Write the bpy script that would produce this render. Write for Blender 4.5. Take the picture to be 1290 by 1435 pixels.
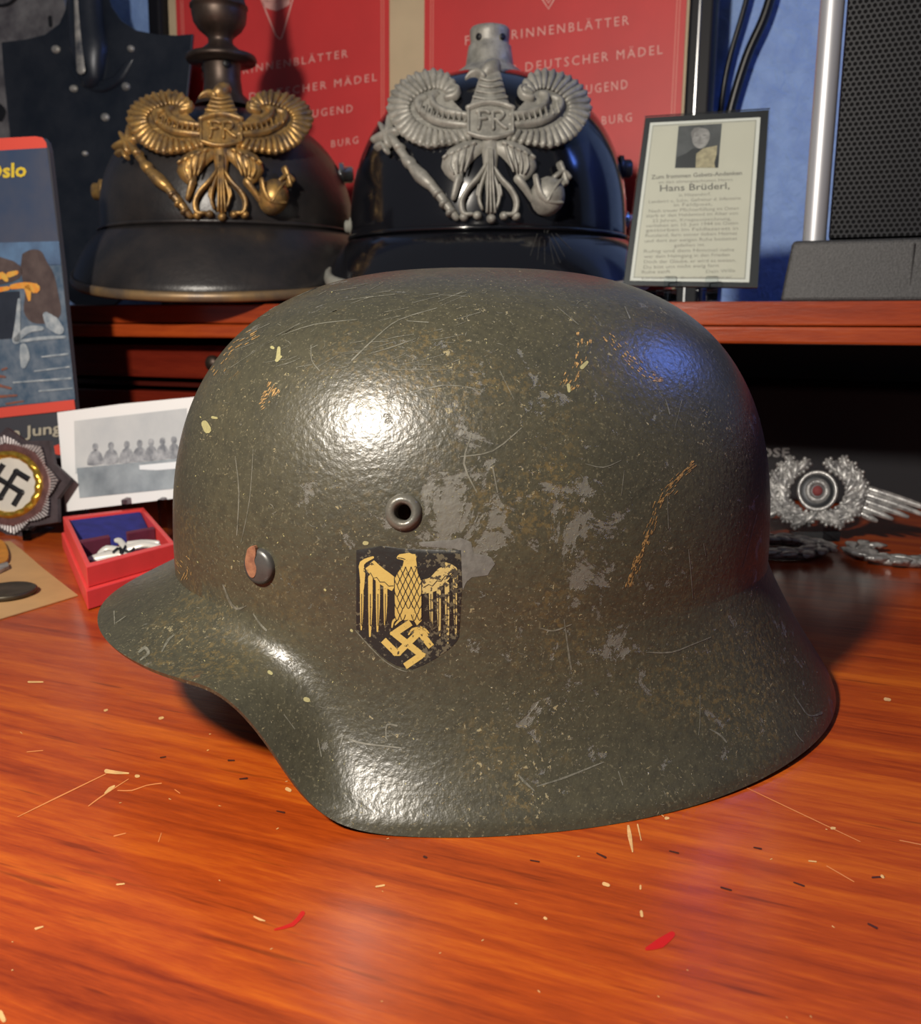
import bpy, bmesh, math, random
import numpy as np
from mathutils import Vector
from mathutils.bvhtree import BVHTree

random.seed(7)
for o in list(bpy.data.objects):
    bpy.data.objects.remove(o)
scene = bpy.context.scene
COL = scene.collection

# ------------------------------------------------------------------ camera
FPX = 1290.0                       # focal length in pixels of a 1290x1435 frame
PITCH = math.radians(12.09)
CAMZ = 0.1473
cam_data = bpy.data.cameras.new('camera')
cam_data.sensor_fit = 'HORIZONTAL'
cam_data.sensor_width = 36.0
cam_data.lens = 36.0 * FPX / 1290.0
cam_data.clip_start = 0.01
cam_data.dof.use_dof = True
cam_data.dof.focus_distance = 0.30
cam_data.dof.aperture_fstop = 26.0
cam = bpy.data.objects.new('camera', cam_data)
COL.objects.link(cam)
cam.location = (0, 0, CAMZ)
cam.rotation_euler = (math.pi / 2 - PITCH, 0, 0)
scene.camera = cam

# ------------------------------------------------------------------ world and lamps
world = bpy.data.worlds.new('world')
scene.world = world
world.use_nodes = True
world.node_tree.nodes['Background'].inputs[0].default_value = (0.75, 0.82, 1.0, 1)
world.node_tree.nodes['Background'].inputs[1].default_value = 0.10

def area(name, loc, target, size, power, col, shape='DISK'):
    l = bpy.data.lights.new(name, 'AREA')
    l.shape = shape
    l.size = size
    l.energy = power
    l.color = col
    o = bpy.data.objects.new(name, l)
    COL.objects.link(o)
    o.location = loc
    d = Vector(target) - Vector(loc)
    o.rotation_euler = d.to_track_quat('-Z', 'Y').to_euler()
    return o

area('desk_lamp_light', (-0.29, -0.10, 0.49), (0.02, 0.36, 0.03), 0.06, 8.8, (1.0, 0.915, 0.80))
area('added_blue_light', (0.65, 0.50, 0.64), (0.06, 0.3, 0.12), 0.17, 1.5, (0.12, 0.25, 1.0), 'SQUARE')  # unseen blue light, added to put a blue reflection on the helmet dome

vs = scene.view_settings
vs.view_transform = 'Standard'
vs.look = 'None'
vs.exposure = 0.0
vs.gamma = 1.0
vs.use_curve_mapping = False

# ------------------------------------------------------------------ geometry of the view
SP, CP = math.sin(PITCH), math.cos(PITCH)
CAM = np.array([0, 0, CAMZ])
def ray(px, py):
    dx = (px - 645.0) / FPX
    dd = (py - 717.5) / FPX
    return np.array([dx, CP - dd * SP, -SP - dd * CP])
def atY(px, py, Y):
    r = ray(px, py)
    return CAM + r * (Y / r[1])
def atZ(px, py, Z):
    r = ray(px, py)
    return CAM + r * ((Z - CAMZ) / r[2])
# the hutch and the desk stand turned: right end nearer
PSI = math.radians(22.0)
UD = np.array([math.cos(PSI), -math.sin(PSI), 0])
VD = np.array([math.sin(PSI), math.cos(PSI), 0])
ZD = np.array([0, 0, 1.0])
HO = np.array([0, 0.62, 0])                    # a point below the shelf's front edge
def hw(u, v, z):
    return HO + UD * u + VD * v + ZD * z
def plane_surf(P0, nrm):
    P0 = np.array(P0, float)
    nrm = np.array(nrm, float)
    nrm = nrm / np.linalg.norm(nrm)
    if np.dot(nrm, CAM - P0) < 0:
        nrm = -nrm
    def s(px, py):
        r = ray(px, py)
        t = np.dot(P0 - CAM, nrm) / np.dot(r, nrm)
        return CAM + r * t, nrm
    return s
def hutch_plane(v, lean=0.0, z0=0.155):
    """plane parallel to the hutch front, v behind the shelf's front edge, leaning back"""
    n = -VD * math.cos(lean) + ZD * math.sin(lean)
    return plane_surf(hw(0, v, z0), n)
def yfor(surf, px, z):
    a, b = 300.0, 1200.0
    for _ in range(40):
        m = (a + b) / 2
        if surf(px, m)[0][2] > z: a = m
        else: b = m
    return (a + b) / 2
def para_surf(P0, front, kx, kz, ztop):
    """curved plate surface: apex P0, bending away from 'front' sideways and upwards"""
    P0 = np.array(P0, float)
    F = np.array([front[0], front[1], 0.0]); F /= np.linalg.norm(F)
    S = np.array([-F[1], F[0], 0.0])
    def fdepth(P):
        q = P - P0
        a = np.dot(q, S); z = max(q[2], 0)
        return np.dot(q, F) + kx * a * a + kz * z * z
    def s(px, py):
        r = ray(px, py)
        t0, t1 = 0.3, 1.3
        # walk until crossing
        n = 60
        pt = t0; pv = fdepth(CAM + r * t0)
        hit = t1
        for i in range(1, n + 1):
            t = t0 + (t1 - t0) * i / n
            v = fdepth(CAM + r * t)
            if v <= 0:
                a, b = pt, t
                for _ in range(22):
                    m = (a + b) / 2
                    if fdepth(CAM + r * m) > 0: a = m
                    else: b = m
                hit = b
                break
            pt = t
        P = CAM + r * hit
        q = P - P0
        a = np.dot(q, S); z = max(q[2], 0)
        N = F + S * (2 * kx * a) + ZD * (2 * kz * z)
        return P, N / np.linalg.norm(N)
    return s

# ------------------------------------------------------------------ objects
BASE = {}
def tag(o, label=None, cat=None, group=None, kind=None):
    if label: o['label'] = label
    if cat: o['category'] = cat
    if group: o['group'] = group
    if kind: o['kind'] = kind
    return o
def thing(name, loc, label, cat, group=None):
    o = bpy.data.objects.new(name, None)
    o.empty_display_size = 0.02
    COL.objects.link(o)
    o.location = [float(c) for c in loc]
    BASE[o] = np.array(loc, float)
    return tag(o, label, cat, group)

class MB:
    def __init__(self):
        self.v = []; self.f = []; self.smooth = []
    def add(self, verts, faces, smooth=False):
        b = len(self.v)
        self.v.extend([tuple(float(c) for c in p) for p in verts])
        for f in faces:
            self.f.append(tuple(b + i for i in f)); self.smooth.append(smooth)
        return self
    def grid(self, rows, closed_u=False, closed_v=False, smooth=True):
        nr, nc = len(rows), len(rows[0])
        verts = [p for r in rows for p in r]
        faces = []
        for i in range(nr if closed_v else nr - 1):
            for j in range(nc if closed_u else nc - 1):
                i2, j2 = (i + 1) % nr, (j + 1) % nc
                faces.append((i * nc + j, i * nc + j2, i2 * nc + j2, i2 * nc + j))
        return self.add(verts, faces, smooth)
    def box(self, P, A, B, C):
        """corner P and three edge vectors"""
        P, A, B, C = [np.array(x, float) for x in (P, A, B, C)]
        v = [P, P + A, P + A + B, P + B, P + C, P + A + C, P + A + B + C, P + B + C]
        f = [(0, 3, 2, 1), (4, 5, 6, 7), (0, 1, 5, 4), (1, 2, 6, 5), (2, 3, 7, 6), (3, 0, 4, 7)]
        if np.dot(np.cross(A, B), C) < 0:
            f = [tuple(reversed(q)) for q in f]
        return self.add(v, f)
    def hbox(self, u0, u1, v0, v1, z0, z1):
        return self.box(hw(u0, v0, z0), UD * (u1 - u0), VD * (v1 - v0), ZD * (z1 - z0))
    def lathe(self, prof, P, axis=(0, 0, 1), n=40, smooth=True, ref=None):
        """prof: list of (radius, height) along axis"""
        P = np.array(P, float)
        w = np.array(axis, float); w /= np.linalg.norm(w)
        t = np.array((1, 0, 0) if abs(w[0]) < 0.8 else (0, 1, 0), float)
        a = np.cross(w, t); a /= np.linalg.norm(a)
        b = np.cross(w, a)
        rows = []
        for r, hgt in prof:
            rows.append([P + w * hgt + (a * math.cos(2 * math.pi * k / n) + b * math.sin(2 * math.pi * k / n)) * max(r, 1e-5) for k in range(n)])
        return self.grid(rows, closed_u=True, smooth=smooth)
    def tube(self, pts, rad, n=10, caps=True):
        pts = [np.array(p, float) for p in pts]
        rows = []
        up = np.array([0.13, 0.27, 0.95])
        for i, p in enumerate(pts):
            d = pts[min(i + 1, len(pts) - 1)] - pts[max(i - 1, 0)]
            d /= np.linalg.norm(d)
            a = np.cross(d, up); a /= np.linalg.norm(a)
            b = np.cross(d, a)
            r = rad[i] if hasattr(rad, '__len__') else rad
            rows.append([p + (a * math.cos(2 * math.pi * k / n) + b * math.sin(2 * math.pi * k / n)) * r for k in range(n)])
        self.grid(rows, closed_u=True)
        if caps:
            self.add(rows[0], [tuple(range(n))]); self.add(rows[-1], [tuple(reversed(range(n)))])
        return self
    def stroke(self, surf, pts, w, hgt, lift=0.0, m=4, sub=3, round_ends=True, flat=False):
        """a half-round strip along a line of image points, laid on a surface in the scene.
        w: width in px (number or list); hgt: height of the ridge in metres"""
        pts = [np.array(p, float) for p in pts]
        ws = list(w) if hasattr(w, '__len__') else [w] * len(pts)
        P, W = smooth_line(pts, ws, sub)
        n = len(P)
        L = [0.0]
        for i in range(1, n): L.append(L[-1] + np.linalg.norm(P[i] - P[i - 1]))
        # rounded ends
        if round_ends:
            d0 = (P[0] - P[1]) / (np.linalg.norm(P[0] - P[1]) + 1e-9)
            d1 = (P[-1] - P[-2]) / (np.linalg.norm(P[-1] - P[-2]) + 1e-9)
            P = [P[0] + d0 * W[0] * .5, P[0] + d0 * W[0] * .36] + P + [P[-1] + d1 * W[-1] * .36, P[-1] + d1 * W[-1] * .5]
            W = [W[0] * .12, W[0] * .72] + W + [W[-1] * .72, W[-1] * .12]
            n = len(P)
        wmax = max(W)
        rows = []
        for i in range(n):
            d = P[min(i + 1, n - 1)] - P[max(i - 1, 0)]
            d = d / (np.linalg.norm(d) + 1e-9)
            nr = np.array([-d[1], d[0]])
            row = []
            for k in range(m + 1):
                a = math.pi * k / m
                q = P[i] + nr * (W[i] * .5 * math.cos(a))
                S, N = surf(q[0], q[1])
                hh = lift + (0 if flat else hgt * math.sin(a) * min(1, W[i] / wmax * 1.15))
                row.append(S + N * hh)
            rows.append(row)
        return self.grid(rows, smooth=True)
    def poly(self, surf, pts, lift, sub=0):
        """flat polygon of image points laid on a surface"""
        if sub:
            pts = [tuple(p) for p in smooth_line([np.array(p, float) for p in pts + [pts[0]]], [1] * (len(pts) + 1), sub)[0][:-1]]
        vs_ = []
        for p in pts:
            S, N = surf(p[0], p[1])
            vs_.append(S + N * lift)
        # tessellate (handles concave outlines)
        from mathutils.geometry import tessellate_polygon
        tris = tessellate_polygon([[Vector((p[0], -p[1], 0)) for p in pts]])
        return self.add(vs_, [tuple(t) for t in tris])
    def slab(self, surf, pts, lift, thick, sub=0):
        """polygon of image points with real thickness behind it"""
        if sub:
            pts = [tuple(p) for p in smooth_line([np.array(p, float) for p in pts + [pts[0]]], [1] * (len(pts) + 1), sub)[0][:-1]]
        from mathutils.geometry import tessellate_polygon
        tris = tessellate_polygon([[Vector((p[0], -p[1], 0)) for p in pts]])
        top = []; bot = []
        for p in pts:
            S, N = surf(p[0], p[1])
            top.append(S + N * lift); bot.append(S + N * (lift - thick))
        n = len(pts)
        self.add(top + bot, [tuple(t) for t in tris] + [tuple(n + i for i in reversed(t)) for t in tris] +
                 [(i, n + i, n + (i + 1) % n, (i + 1) % n) for i in range(n)])
        return self
    def blob(self, surf, c, rx, ry, hgt, lift=0.0, n=12, rot=0.0):
        rows = []
        ca, sa = math.cos(rot), math.sin(rot)
        for k in range(5):
            a = math.pi / 2 * k / 4
            rr, hh = math.cos(a), math.sin(a)
            row = []
            for j in range(n):
                b = 2 * math.pi * j / n
                x, y = rx * rr * math.cos(b), ry * rr * math.sin(b)
                S, N = surf(c[0] + ca * x - sa * y, c[1] + sa * x + ca * y)
                row.append(S + N * (lift + hgt * hh))
            rows.append(row)
        return self.grid(rows, closed_u=True)
    def build(self, name, m, parent=None, base=None, bevel=0.0, segs=2, fix=True):
        if parent is not None: b = BASE[parent]
        elif base is not None: b = np.array(base, float)
        else: b = np.mean(np.array(self.v), 0); b[2] = min(p[2] for p in self.v)
        me = bpy.data.meshes.new(name)
        me.from_pydata([tuple(np.array(p) - b) for p in self.v], [], self.f)
        me.polygons.foreach_set('use_smooth', self.smooth)
        me.materials.append(m)
        if fix:
            bm = bmesh.new(); bm.from_mesh(me)
            bmesh.ops.remove_doubles(bm, verts=bm.verts, dist=1e-6)
            bmesh.ops.recalc_face_normals(bm, faces=bm.faces)
            bm.to_mesh(me); bm.free()
        me.update()
        o = bpy.data.objects.new(name, me)
        COL.objects.link(o)
        BASE[o] = b
        if parent is not None: o.parent = parent
        else: o.location = [float(c) for c in b]
        if bevel > 0:
            md = o.modifiers.new('bevel', 'BEVEL'); md.width = bevel; md.segments = segs; md.limit_method = 'ANGLE'
        return o

def smooth_line(pts, ws, sub):
    """Catmull-Rom through the points"""
    if len(pts) == 2 or sub <= 1:
        if sub <= 1: return [p for p in pts], list(ws)
        P = [pts[0] + (pts[1] - pts[0]) * i / sub for i in range(sub + 1)]
        W = [ws[0] + (ws[1] - ws[0]) * i / sub for i in range(sub + 1)]
        return P, W
    P, W = [], []
    n = len(pts)
    for i in range(n - 1):
        p0, p1, p2, p3 = pts[max(i - 1, 0)], pts[i], pts[i + 1], pts[min(i + 2, n - 1)]
        for k in range(sub):
            t = k / sub
            P.append(0.5 * ((2 * p1) + (-p0 + p2) * t + (2 * p0 - 5 * p1 + 4 * p2 - p3) * t * t + (-p0 + 3 * p1 - 3 * p2 + p3) * t ** 3))
            W.append(ws[i] + (ws[i + 1] - ws[i]) * t)
    P.append(pts[-1]); W.append(ws[-1])
    return P, W

def text_mb(mb, string, surf, p0, p1, cap, lift, bold=0.0, space=1.0):
    """lettering laid on a surface: baseline from image point p0 to p1, letters cap px high"""
    cu = bpy.data.curves.new('lettering', 'FONT')
    cu.body = string
    cu.space_character = space
    cu.offset = bold
    cu.resolution_u = 2
    ob = bpy.data.objects.new('lettering', cu)
    COL.objects.link(ob)
    dg = bpy.context.evaluated_depsgraph_get()
    me = bpy.data.meshes.new_from_object(ob.evaluated_get(dg))
    bpy.data.objects.remove(ob); bpy.data.curves.remove(cu)
    co = np.array([v.co[:] for v in me.vertices]) if len(me.vertices) else np.zeros((0, 3))
    if len(co):
        x0, x1 = co[:, 0].min(), co[:, 0].max()
        p0 = np.array(p0, float); p1 = np.array(p1, float)
        d = p1 - p0
        out = []
        for c in co:
            q = p0 + d * ((c[0] - x0) / (x1 - x0)) + np.array([0, -1]) * (c[1] / 0.69 * cap)
            S, N = surf(q[0], q[1])
            out.append(S + N * lift)
        mb.add(out, [tuple(p.vertices) for p in me.polygons])
    bpy.data.meshes.remove(me)
    return mb

# ------------------------------------------------------------------ materials
class NT:
    def __init__(self, name):
        self.m = bpy.data.materials.new(name)
        self.m.use_nodes = True
        self.t = self.m.node_tree
        self.b = self.t.nodes['Principled BSDF']
    def n(self, typ, props=None, **ins):
        nd = self.t.nodes.new(typ)
        for k, v in (props or {}).items(): setattr(nd, k, v)
        for k, v in ins.items():
            key = int(k[1:]) if k[0] == 'i' and k[1:].isdigit() else k
            self.set(nd.inputs[key], v)
        return nd
    def set(self, inp, v):
        if isinstance(v, bpy.types.NodeSocket): self.t.links.new(v, inp)
        elif isinstance(v, bpy.types.Node): self.t.links.new(v.outputs[0], inp)
        else: inp.default_value = v
    def coord(self, scale=(1, 1, 1), rot=(0, 0, 0), kind='Object'):
        tc = self.n('ShaderNodeTexCoord')
        mp = self.n('ShaderNodeMapping')
        self.t.links.new(tc.outputs[kind], mp.inputs[0])
        mp.inputs['Scale'].default_value = scale
        mp.inputs['Rotation'].default_value = rot
        return mp
    def noise(self, co, scale, detail=4, rough=.55, dist=0):
        return self.n('ShaderNodeTexNoise', None, Vector=co, Scale=scale, Detail=detail, Roughness=rough, Distortion=dist).outputs[0]
    def ramp(self, fac, stops):
        r = self.n('ShaderNodeValToRGB', None, Fac=fac)
        els = r.color_ramp.elements
        while len(els) > 1: els.remove(els[-1])
        els[0].position = stops[0][0]; els[0].color = col4(stops[0][1])
        for p, c in stops[1:]:
            e = els.new(p); e.color = col4(c)
        return r.outputs[0]
    def mix(self, fac, a, b, mode='MIX'):
        x = self.n('ShaderNodeMix', {'data_type': 'RGBA', 'blend_type': mode})
        self.set(x.inputs[0], fac)
        self.set(x.inputs[6], col4(a) if isinstance(a, tuple) else a)
        self.set(x.inputs[7], col4(b) if isinstance(b, tuple) else b)
        return x.outputs[2]
    def math(self, op, a, b=0.0, c=None):
        x = self.n('ShaderNodeMath', {'operation': op})
        self.set(x.inputs[0], a); self.set(x.inputs[1], b)
        if c is not None: self.set(x.inputs[2], c)
        return x.outputs[0]
    def bump(self, hgt, strength, dist=0.001, normal=None):
        x = self.n('ShaderNodeBump', None, Height=hgt, Strength=strength, Distance=dist)
        if normal is not None: self.set(x.inputs['Normal'], normal)
        return x.outputs[0]
def col4(c):
    if isinstance(c, (int, float)): return (c, c, c, 1)
    return (c[0], c[1], c[2], 1)
def srgb(r, g, b):
    f = lambda x: (x / 255 / 12.92) if x / 255 <= .04045 else ((x / 255 + .055) / 1.055) ** 2.4
    return (f(r), f(g), f(b))

def mat(name, col, rough=.5, metal=0.0, var=0.0, vscale=40, bump=0.0, bscale=400, spec=.5, coat=0.0, col2=None, bdist=.0005):
    t = NT(name)
    t.b.inputs['Roughness'].default_value = rough
    t.b.inputs['Metallic'].default_value = metal
    t.b.inputs['Specular IOR Level'].default_value = spec
    t.b.inputs['Coat Weight'].default_value = coat
    t.b.inputs['Coat Roughness'].default_value = .1
    co = t.coord()
    if var > 0 or col2:
        c2 = col2 or tuple(max(0, x * (1 - var)) for x in col)
        f = t.ramp(t.noise(co, vscale, 6, .6), [(.35, 0.0), (.65, 1.0)])
        t.set(t.b.inputs['Base Color'], t.mix(f, col, c2))
    else:
        t.b.inputs['Base Color'].default_value = col4(col)
    if bump > 0:
        t.set(t.b.inputs['Normal'], t.bump(t.noise(co, bscale, 3, .6), bump, bdist))
    return t.m

def helmet_paint():
    t = NT('worn_field_paint')
    co = t.coord()
    big = t.noise(co, 9, 3, .5)
    mid = t.noise(co, 70, 8, .72, .6)
    fine = t.noise(co, 620, 3, .6)
    base = t.mix(t.ramp(t.noise(co, 22, 5, .6), [(.35, 0.), (.68, 1.)]), (0.043, 0.041, 0.027), (0.058, 0.053, 0.032))
    base = t.mix(t.ramp(t.noise(co, 330, 3, .7), [(.42, 0.), (.7, .55)]), base, (0.026, 0.025, 0.018))
    # yellowish brown rubbed areas
    rub = t.math('MULTIPLY', t.ramp(t.noise(co, 16, 4, .6, .3), [(.52, 0.), (.66, 1.)]), t.ramp(t.noise(co, 480, 4, .75), [(.5, 0.), (.6, 1.)]))
    base = t.mix(t.math('MULTIPLY', rub, .55), base, (0.14, 0.098, 0.036))
    # grey primer showing through
    dn = t.n('ShaderNodeVectorMath', {'operation': 'DISTANCE'}, i0=co, i1=(-.005, -.085, .105))
    near = t.ramp(dn.outputs['Value'], [(.02, 1.0), (.075, 0.0)])
    pm = t.math('ADD', t.math('ADD', mid, t.math('MULTIPLY', t.math('SUBTRACT', big, .5), .25)), t.math('MULTIPLY', near, .075))
    pm = t.math('ADD', pm, t.math('MULTIPLY', t.math('SUBTRACT', t.noise(co, 330, 4, .7), .5), .30))
    patch = t.ramp(pm, [(.635, 0.), (.665, .75), (.8, .9)])
    base = t.mix(patch, base, (0.120, 0.117, 0.100))
    # small pale flecks
    fl = t.math('ADD', t.noise(co, 640, 3, .65, .6), t.math('MULTIPLY', t.math('SUBTRACT', t.noise(co, 30, 3, .6), .5), .30))
    grain = t.ramp(t.noise(co, 1100, 2, .6), [(.60, 0.), (.68, .65)])
    base = t.mix(grain, base, (0.125, 0.112, 0.070))
    fleck = t.ramp(fl, [(.665, 0.), (.70, .9)])
    base = t.mix(fleck, base, (0.24, 0.205, 0.115))
    # rust touches
    ru = t.ramp(t.noise(co, 34, 6, .7), [(.68, 0.), (.74, .7)])
    base = t.mix(ru, base, (0.15, 0.06, 0.022))
    t.set(t.b.inputs['Base Color'], base)
    rg = t.math('ADD', t.math('MULTIPLY', patch, .12), t.math('ADD', .28, t.math('MULTIPLY', fine, .12)))
    t.set(t.b.inputs['Roughness'], rg)
    hgt = t.math('ADD', t.noise(co, 520, 2, .55), t.math('MULTIPLY', patch, -.5))
    hgt = t.math('ADD', hgt, t.math('MULTIPLY', fleck, .6))
    t.set(t.b.inputs['Normal'], t.bump(hgt, .8, .00026))
    t.b.inputs['Specular IOR Level'].default_value = .55
    return t.m

def wood(name, dark, midc, light, gscale=1.0, rough=.28, coat=.5, bumps=.25, rot=0.0):
    """grain along the hutch's length; objects keep world axes, so rotate the mapping"""
    t = NT(name)
    tc = t.n('ShaderNodeTexCoord')
    vr = t.n('ShaderNodeVectorRotate', {'rotation_type': 'Z_AXIS'})
    t.t.links.new(tc.outputs['Object'], vr.inputs['Vector'])
    vr.inputs['Angle'].default_value = PSI + rot
    def mp(s):
        m_ = t.n('ShaderNodeMapping'); t.t.links.new(vr.outputs[0], m_.inputs[0]); m_.inputs['Scale'].default_value = s
        return m_
    g1 = t.noise(mp((2.0 * gscale, 34 * gscale, 34 * gscale)), 1.0, 5, .6, .5)
    g2 = t.noise(mp((9 * gscale, 170 * gscale, 170 * gscale)), 1.0, 5, .65, .4)
    g3 = t.noise(mp((60 * gscale, 420 * gscale, 420 * gscale)), 1.0, 3, .7)
    pores = t.ramp(t.noise(mp((26 * gscale, 330 * gscale, 330 * gscale)), 1.0, 2, .5), [(.66, 0.), (.74, 1.)])
    a = t.math('ADD', t.math('MULTIPLY', g1, .46), t.math('ADD', t.math('MULTIPLY', g2, .34), t.math('MULTIPLY', g3, .20)))
    c = t.ramp(a, [(.36, dark), (.5, midc), (.63, light)])
    c = t.mix(t.math('MULTIPLY', pores, .45), c, tuple(x * .35 for x in dark))
    t.set(t.b.inputs['Base Color'], c)
    t.b.inputs['Roughness'].default_value = rough
    t.b.inputs['Coat Weight'].default_value = coat
    t.b.inputs['Coat Roughness'].default_value = .16
    wob = t.noise(mp((14, 20, 20)), 1.0, 3, .6)
    t.set(t.b.inputs['Normal'], t.bump(t.math('ADD', g3, t.math('MULTIPLY', wob, 1.2)), bumps, .0006))
    t.set(t.b.inputs['Coat Normal'], t.bump(t.noise(mp((120, 160, 160)), 1.0, 2, .5), .12, .0005))
    return t.m

def perforated(name, pitch, base, hole, r0=.30):
    """flat sheet with a staggered pattern of small holes, along hutch u and z"""
    t = NT(name)
    tc = t.n('ShaderNodeTexCoord')
    vr = t.n('ShaderNodeVectorRotate', {'rotation_type': 'Z_AXIS'})
    t.t.links.new(tc.outputs['Object'], vr.inputs['Vector'])
    vr.inputs['Angle'].default_value = PSI
    sx = t.n('ShaderNodeSeparateXYZ', None, Vector=vr.outputs[0])
    u = t.math('DIVIDE', sx.outputs[0], pitch)
    w = t.math('DIVIDE', sx.outputs[2], pitch * .866)
    def cell(du, dw):
        a = t.math('SUBTRACT', t.math('FRACT', t.math('ADD', u, du)), .5)
        b = t.math('MULTIPLY', t.math('SUBTRACT', t.math('FRACT', t.math('MULTIPLY', t.math('ADD', w, dw), .5)), .5), 1.732)
        return t.math('SQRT', t.math('ADD', t.math('MULTIPLY', a, a), t.math('MULTIPLY', b, b)))
    d = t.math('MINIMUM', cell(0.0, 0.0), cell(.5, 1.0))
    f = t.ramp(d, [(r0 - .05, 1.0), (r0 + .05, 0.0)])
    t.set(t.b.inputs['Base Color'], t.mix(f, base, hole))
    t.set(t.b.inputs['Roughness'], t.math('ADD', .5, t.math('MULTIPLY', f, .4)))
    t.b.inputs['Specular IOR Level'].default_value = .25
    t.set(t.b.inputs['Normal'], t.bump(t.math('SUBTRACT', 1.0, f), .8, .0006))
    return t.m

M = {}
M['paint'] = helmet_paint()
M['desk'] = wood('lacquered_cherry_wood', (0.14, 0.014, 0.0022), (0.33, 0.047, 0.0045), (0.50, 0.105, 0.007), rough=.36, coat=.5)
M['hutch'] = wood('cherry_wood_hutch', (0.15, 0.018, 0.005), (0.27, 0.038, 0.008), (0.38, 0.064, 0.011), gscale=.8)
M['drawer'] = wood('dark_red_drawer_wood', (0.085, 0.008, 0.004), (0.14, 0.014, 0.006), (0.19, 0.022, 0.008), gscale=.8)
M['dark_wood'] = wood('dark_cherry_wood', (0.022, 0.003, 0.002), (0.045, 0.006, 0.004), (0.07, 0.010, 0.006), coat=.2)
t_ = NT('blue_wall_paint')
co_ = t_.coord()
t_.set(t_.b.inputs['Base Color'], t_.mix(t_.ramp(t_.noise(co_, 55, 5, .6), [(.4, 0.), (.62, 1.)]), (0.19, 0.31, 0.62), (0.24, 0.38, 0.70)))
t_.b.inputs['Roughness'].default_value = .6
t_.set(t_.b.inputs['Normal'], t_.bump(t_.noise(co_, 85, 4, .6, .8), .6, .003))
M['wall'] = t_.m
M['floor'] = mat('grey_carpet', (0.05, 0.045, 0.04), .95, var=.3, vscale=300, bump=.4)
M['black_leather'] = mat('black_leather', (0.012, 0.012, 0.014), .38, var=.4, vscale=60, bump=.35, bscale=260)
M['aged_leather'] = mat('aged_black_leather', (0.015, 0.0145, 0.016), .36, var=0, col2=(0.028, 0.024, 0.023), vscale=35, bump=.5, bscale=220)
M['patent'] = mat('black_lacquered_leather', (0.006, 0.0065, 0.009), .14, bump=.06, bscale=120, coat=.4)
M['brass'] = mat('aged_brass', (0.52, 0.31, 0.095), .40, .6, col2=(0.17, 0.115, 0.065), vscale=110, bump=.4, bscale=700)
M['brass_dull'] = mat('dull_brass_trim', (0.13, 0.10, 0.075), .42, .45, col2=(0.30, 0.19, 0.08), vscale=34)
M['bronze'] = mat('dark_bronze', (0.10, 0.072, 0.058), .45, .75, var=.5, vscale=50, bump=.1)
M['pewter'] = mat('grey_zinc_alloy', (0.36, 0.35, 0.31), .45, .15, col2=(0.20, 0.195, 0.175), vscale=120, bump=.35, bscale=700)
M['steel'] = mat('polished_steel', (0.55, 0.55, 0.55), .25, .95, var=.2)
M['trim_grey'] = mat('nickel_silver_trim', (0.42, 0.42, 0.37), .42, .3, var=.3)
M['silver'] = mat('silvered_metal', (0.55, 0.55, 0.54), .32, .55, col2=(0.20, 0.20, 0.205), vscale=160, bump=.3, bscale=900)
M['spade'] = mat('dark_painted_steel', (0.012, 0.017, 0.028), .36, .25, col2=(0.028, 0.033, 0.045), vscale=22, bump=.25, bscale=90)
M['bare'] = mat('bare_worn_steel', (0.50, 0.48, 0.44), .4, .25, col2=(0.08, 0.085, 0.10), vscale=55)
M['oldsteel'] = mat('mottled_grey_steel', (0.30, 0.29, 0.29), .5, .35, col2=(0.13, 0.12, 0.13), vscale=38, bump=.3, bscale=150)
M['red_print'] = mat('red_printed_paper', (0.66, 0.040, 0.042), .5, var=.15, vscale=9)
M['red_line'] = mat('pale_red_print', (0.75, 0.22, 0.18), .5)
M['cream'] = mat('cream_paper', (0.62, 0.50, 0.33), .6, var=.12, vscale=20)
M['pale_ink'] = mat('pale_pink_ink', (0.78, 0.42, 0.38), .5)
M['frame_black'] = mat('black_frame_lacquer', (0.005, 0.005, 0.008), .5, spec=.2)
M['black'] = mat('black_print', (0.008, 0.008, 0.010), .5)
M['card'] = mat('ivory_card', (0.66, 0.62, 0.50), .5, var=.06, vscale=30)
M['card_edge'] = mat('white_card_edge', (0.80, 0.78, 0.70), .5)
M['card_line'] = mat('grey_printed_line', (0.38, 0.36, 0.30), .5)
M['ink'] = mat('grey_printing_ink', (0.20, 0.185, 0.16), .6)
M['ink_soft'] = mat('faded_printing_ink', (0.34, 0.31, 0.26), .6)
M['g1'] = mat('photo_dark_grey', (0.035, 0.035, 0.036), .4)
M['g2'] = mat('photo_mid_grey', (0.12, 0.12, 0.12), .4, var=.4, vscale=90)
M['g3'] = mat('photo_light_grey', (0.34, 0.33, 0.32), .4, col2=(0.20, 0.195, 0.19), vscale=260)
M['g5'] = mat('photo_soft_grey', (0.17, 0.165, 0.16), .4)
M['g4'] = mat('photo_stained_ivory', (0.42, 0.37, 0.23), .5, var=.4, vscale=300)
M['plastic'] = mat('speckled_black_plastic', (0.016, 0.017, 0.019), .55, col2=(0.05, 0.05, 0.054), vscale=900, bump=.4, bscale=900)
M['grille'] = perforated('perforated_black_metal', .0032, (0.008, 0.009, 0.013), (0.0012, 0.0012, 0.0018))
M['cloth'] = perforated('woven_speaker_cloth', .0016, (0.027, 0.027, 0.032), (0.009, 0.009, 0.011), .26)
M['alu'] = mat('brushed_aluminium', (0.50, 0.51, 0.54), .42, .6)
M['cable'] = mat('black_cable_rubber', (0.006, 0.006, 0.008), .35)
M['red_board'] = mat('red_box_paper', (0.74, 0.055, 0.050), .45, var=.1, vscale=60)
M['blue_velvet'] = mat('blue_velvet', (0.018, 0.020, 0.19), .9, var=.35, vscale=120, bump=.3)
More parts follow.
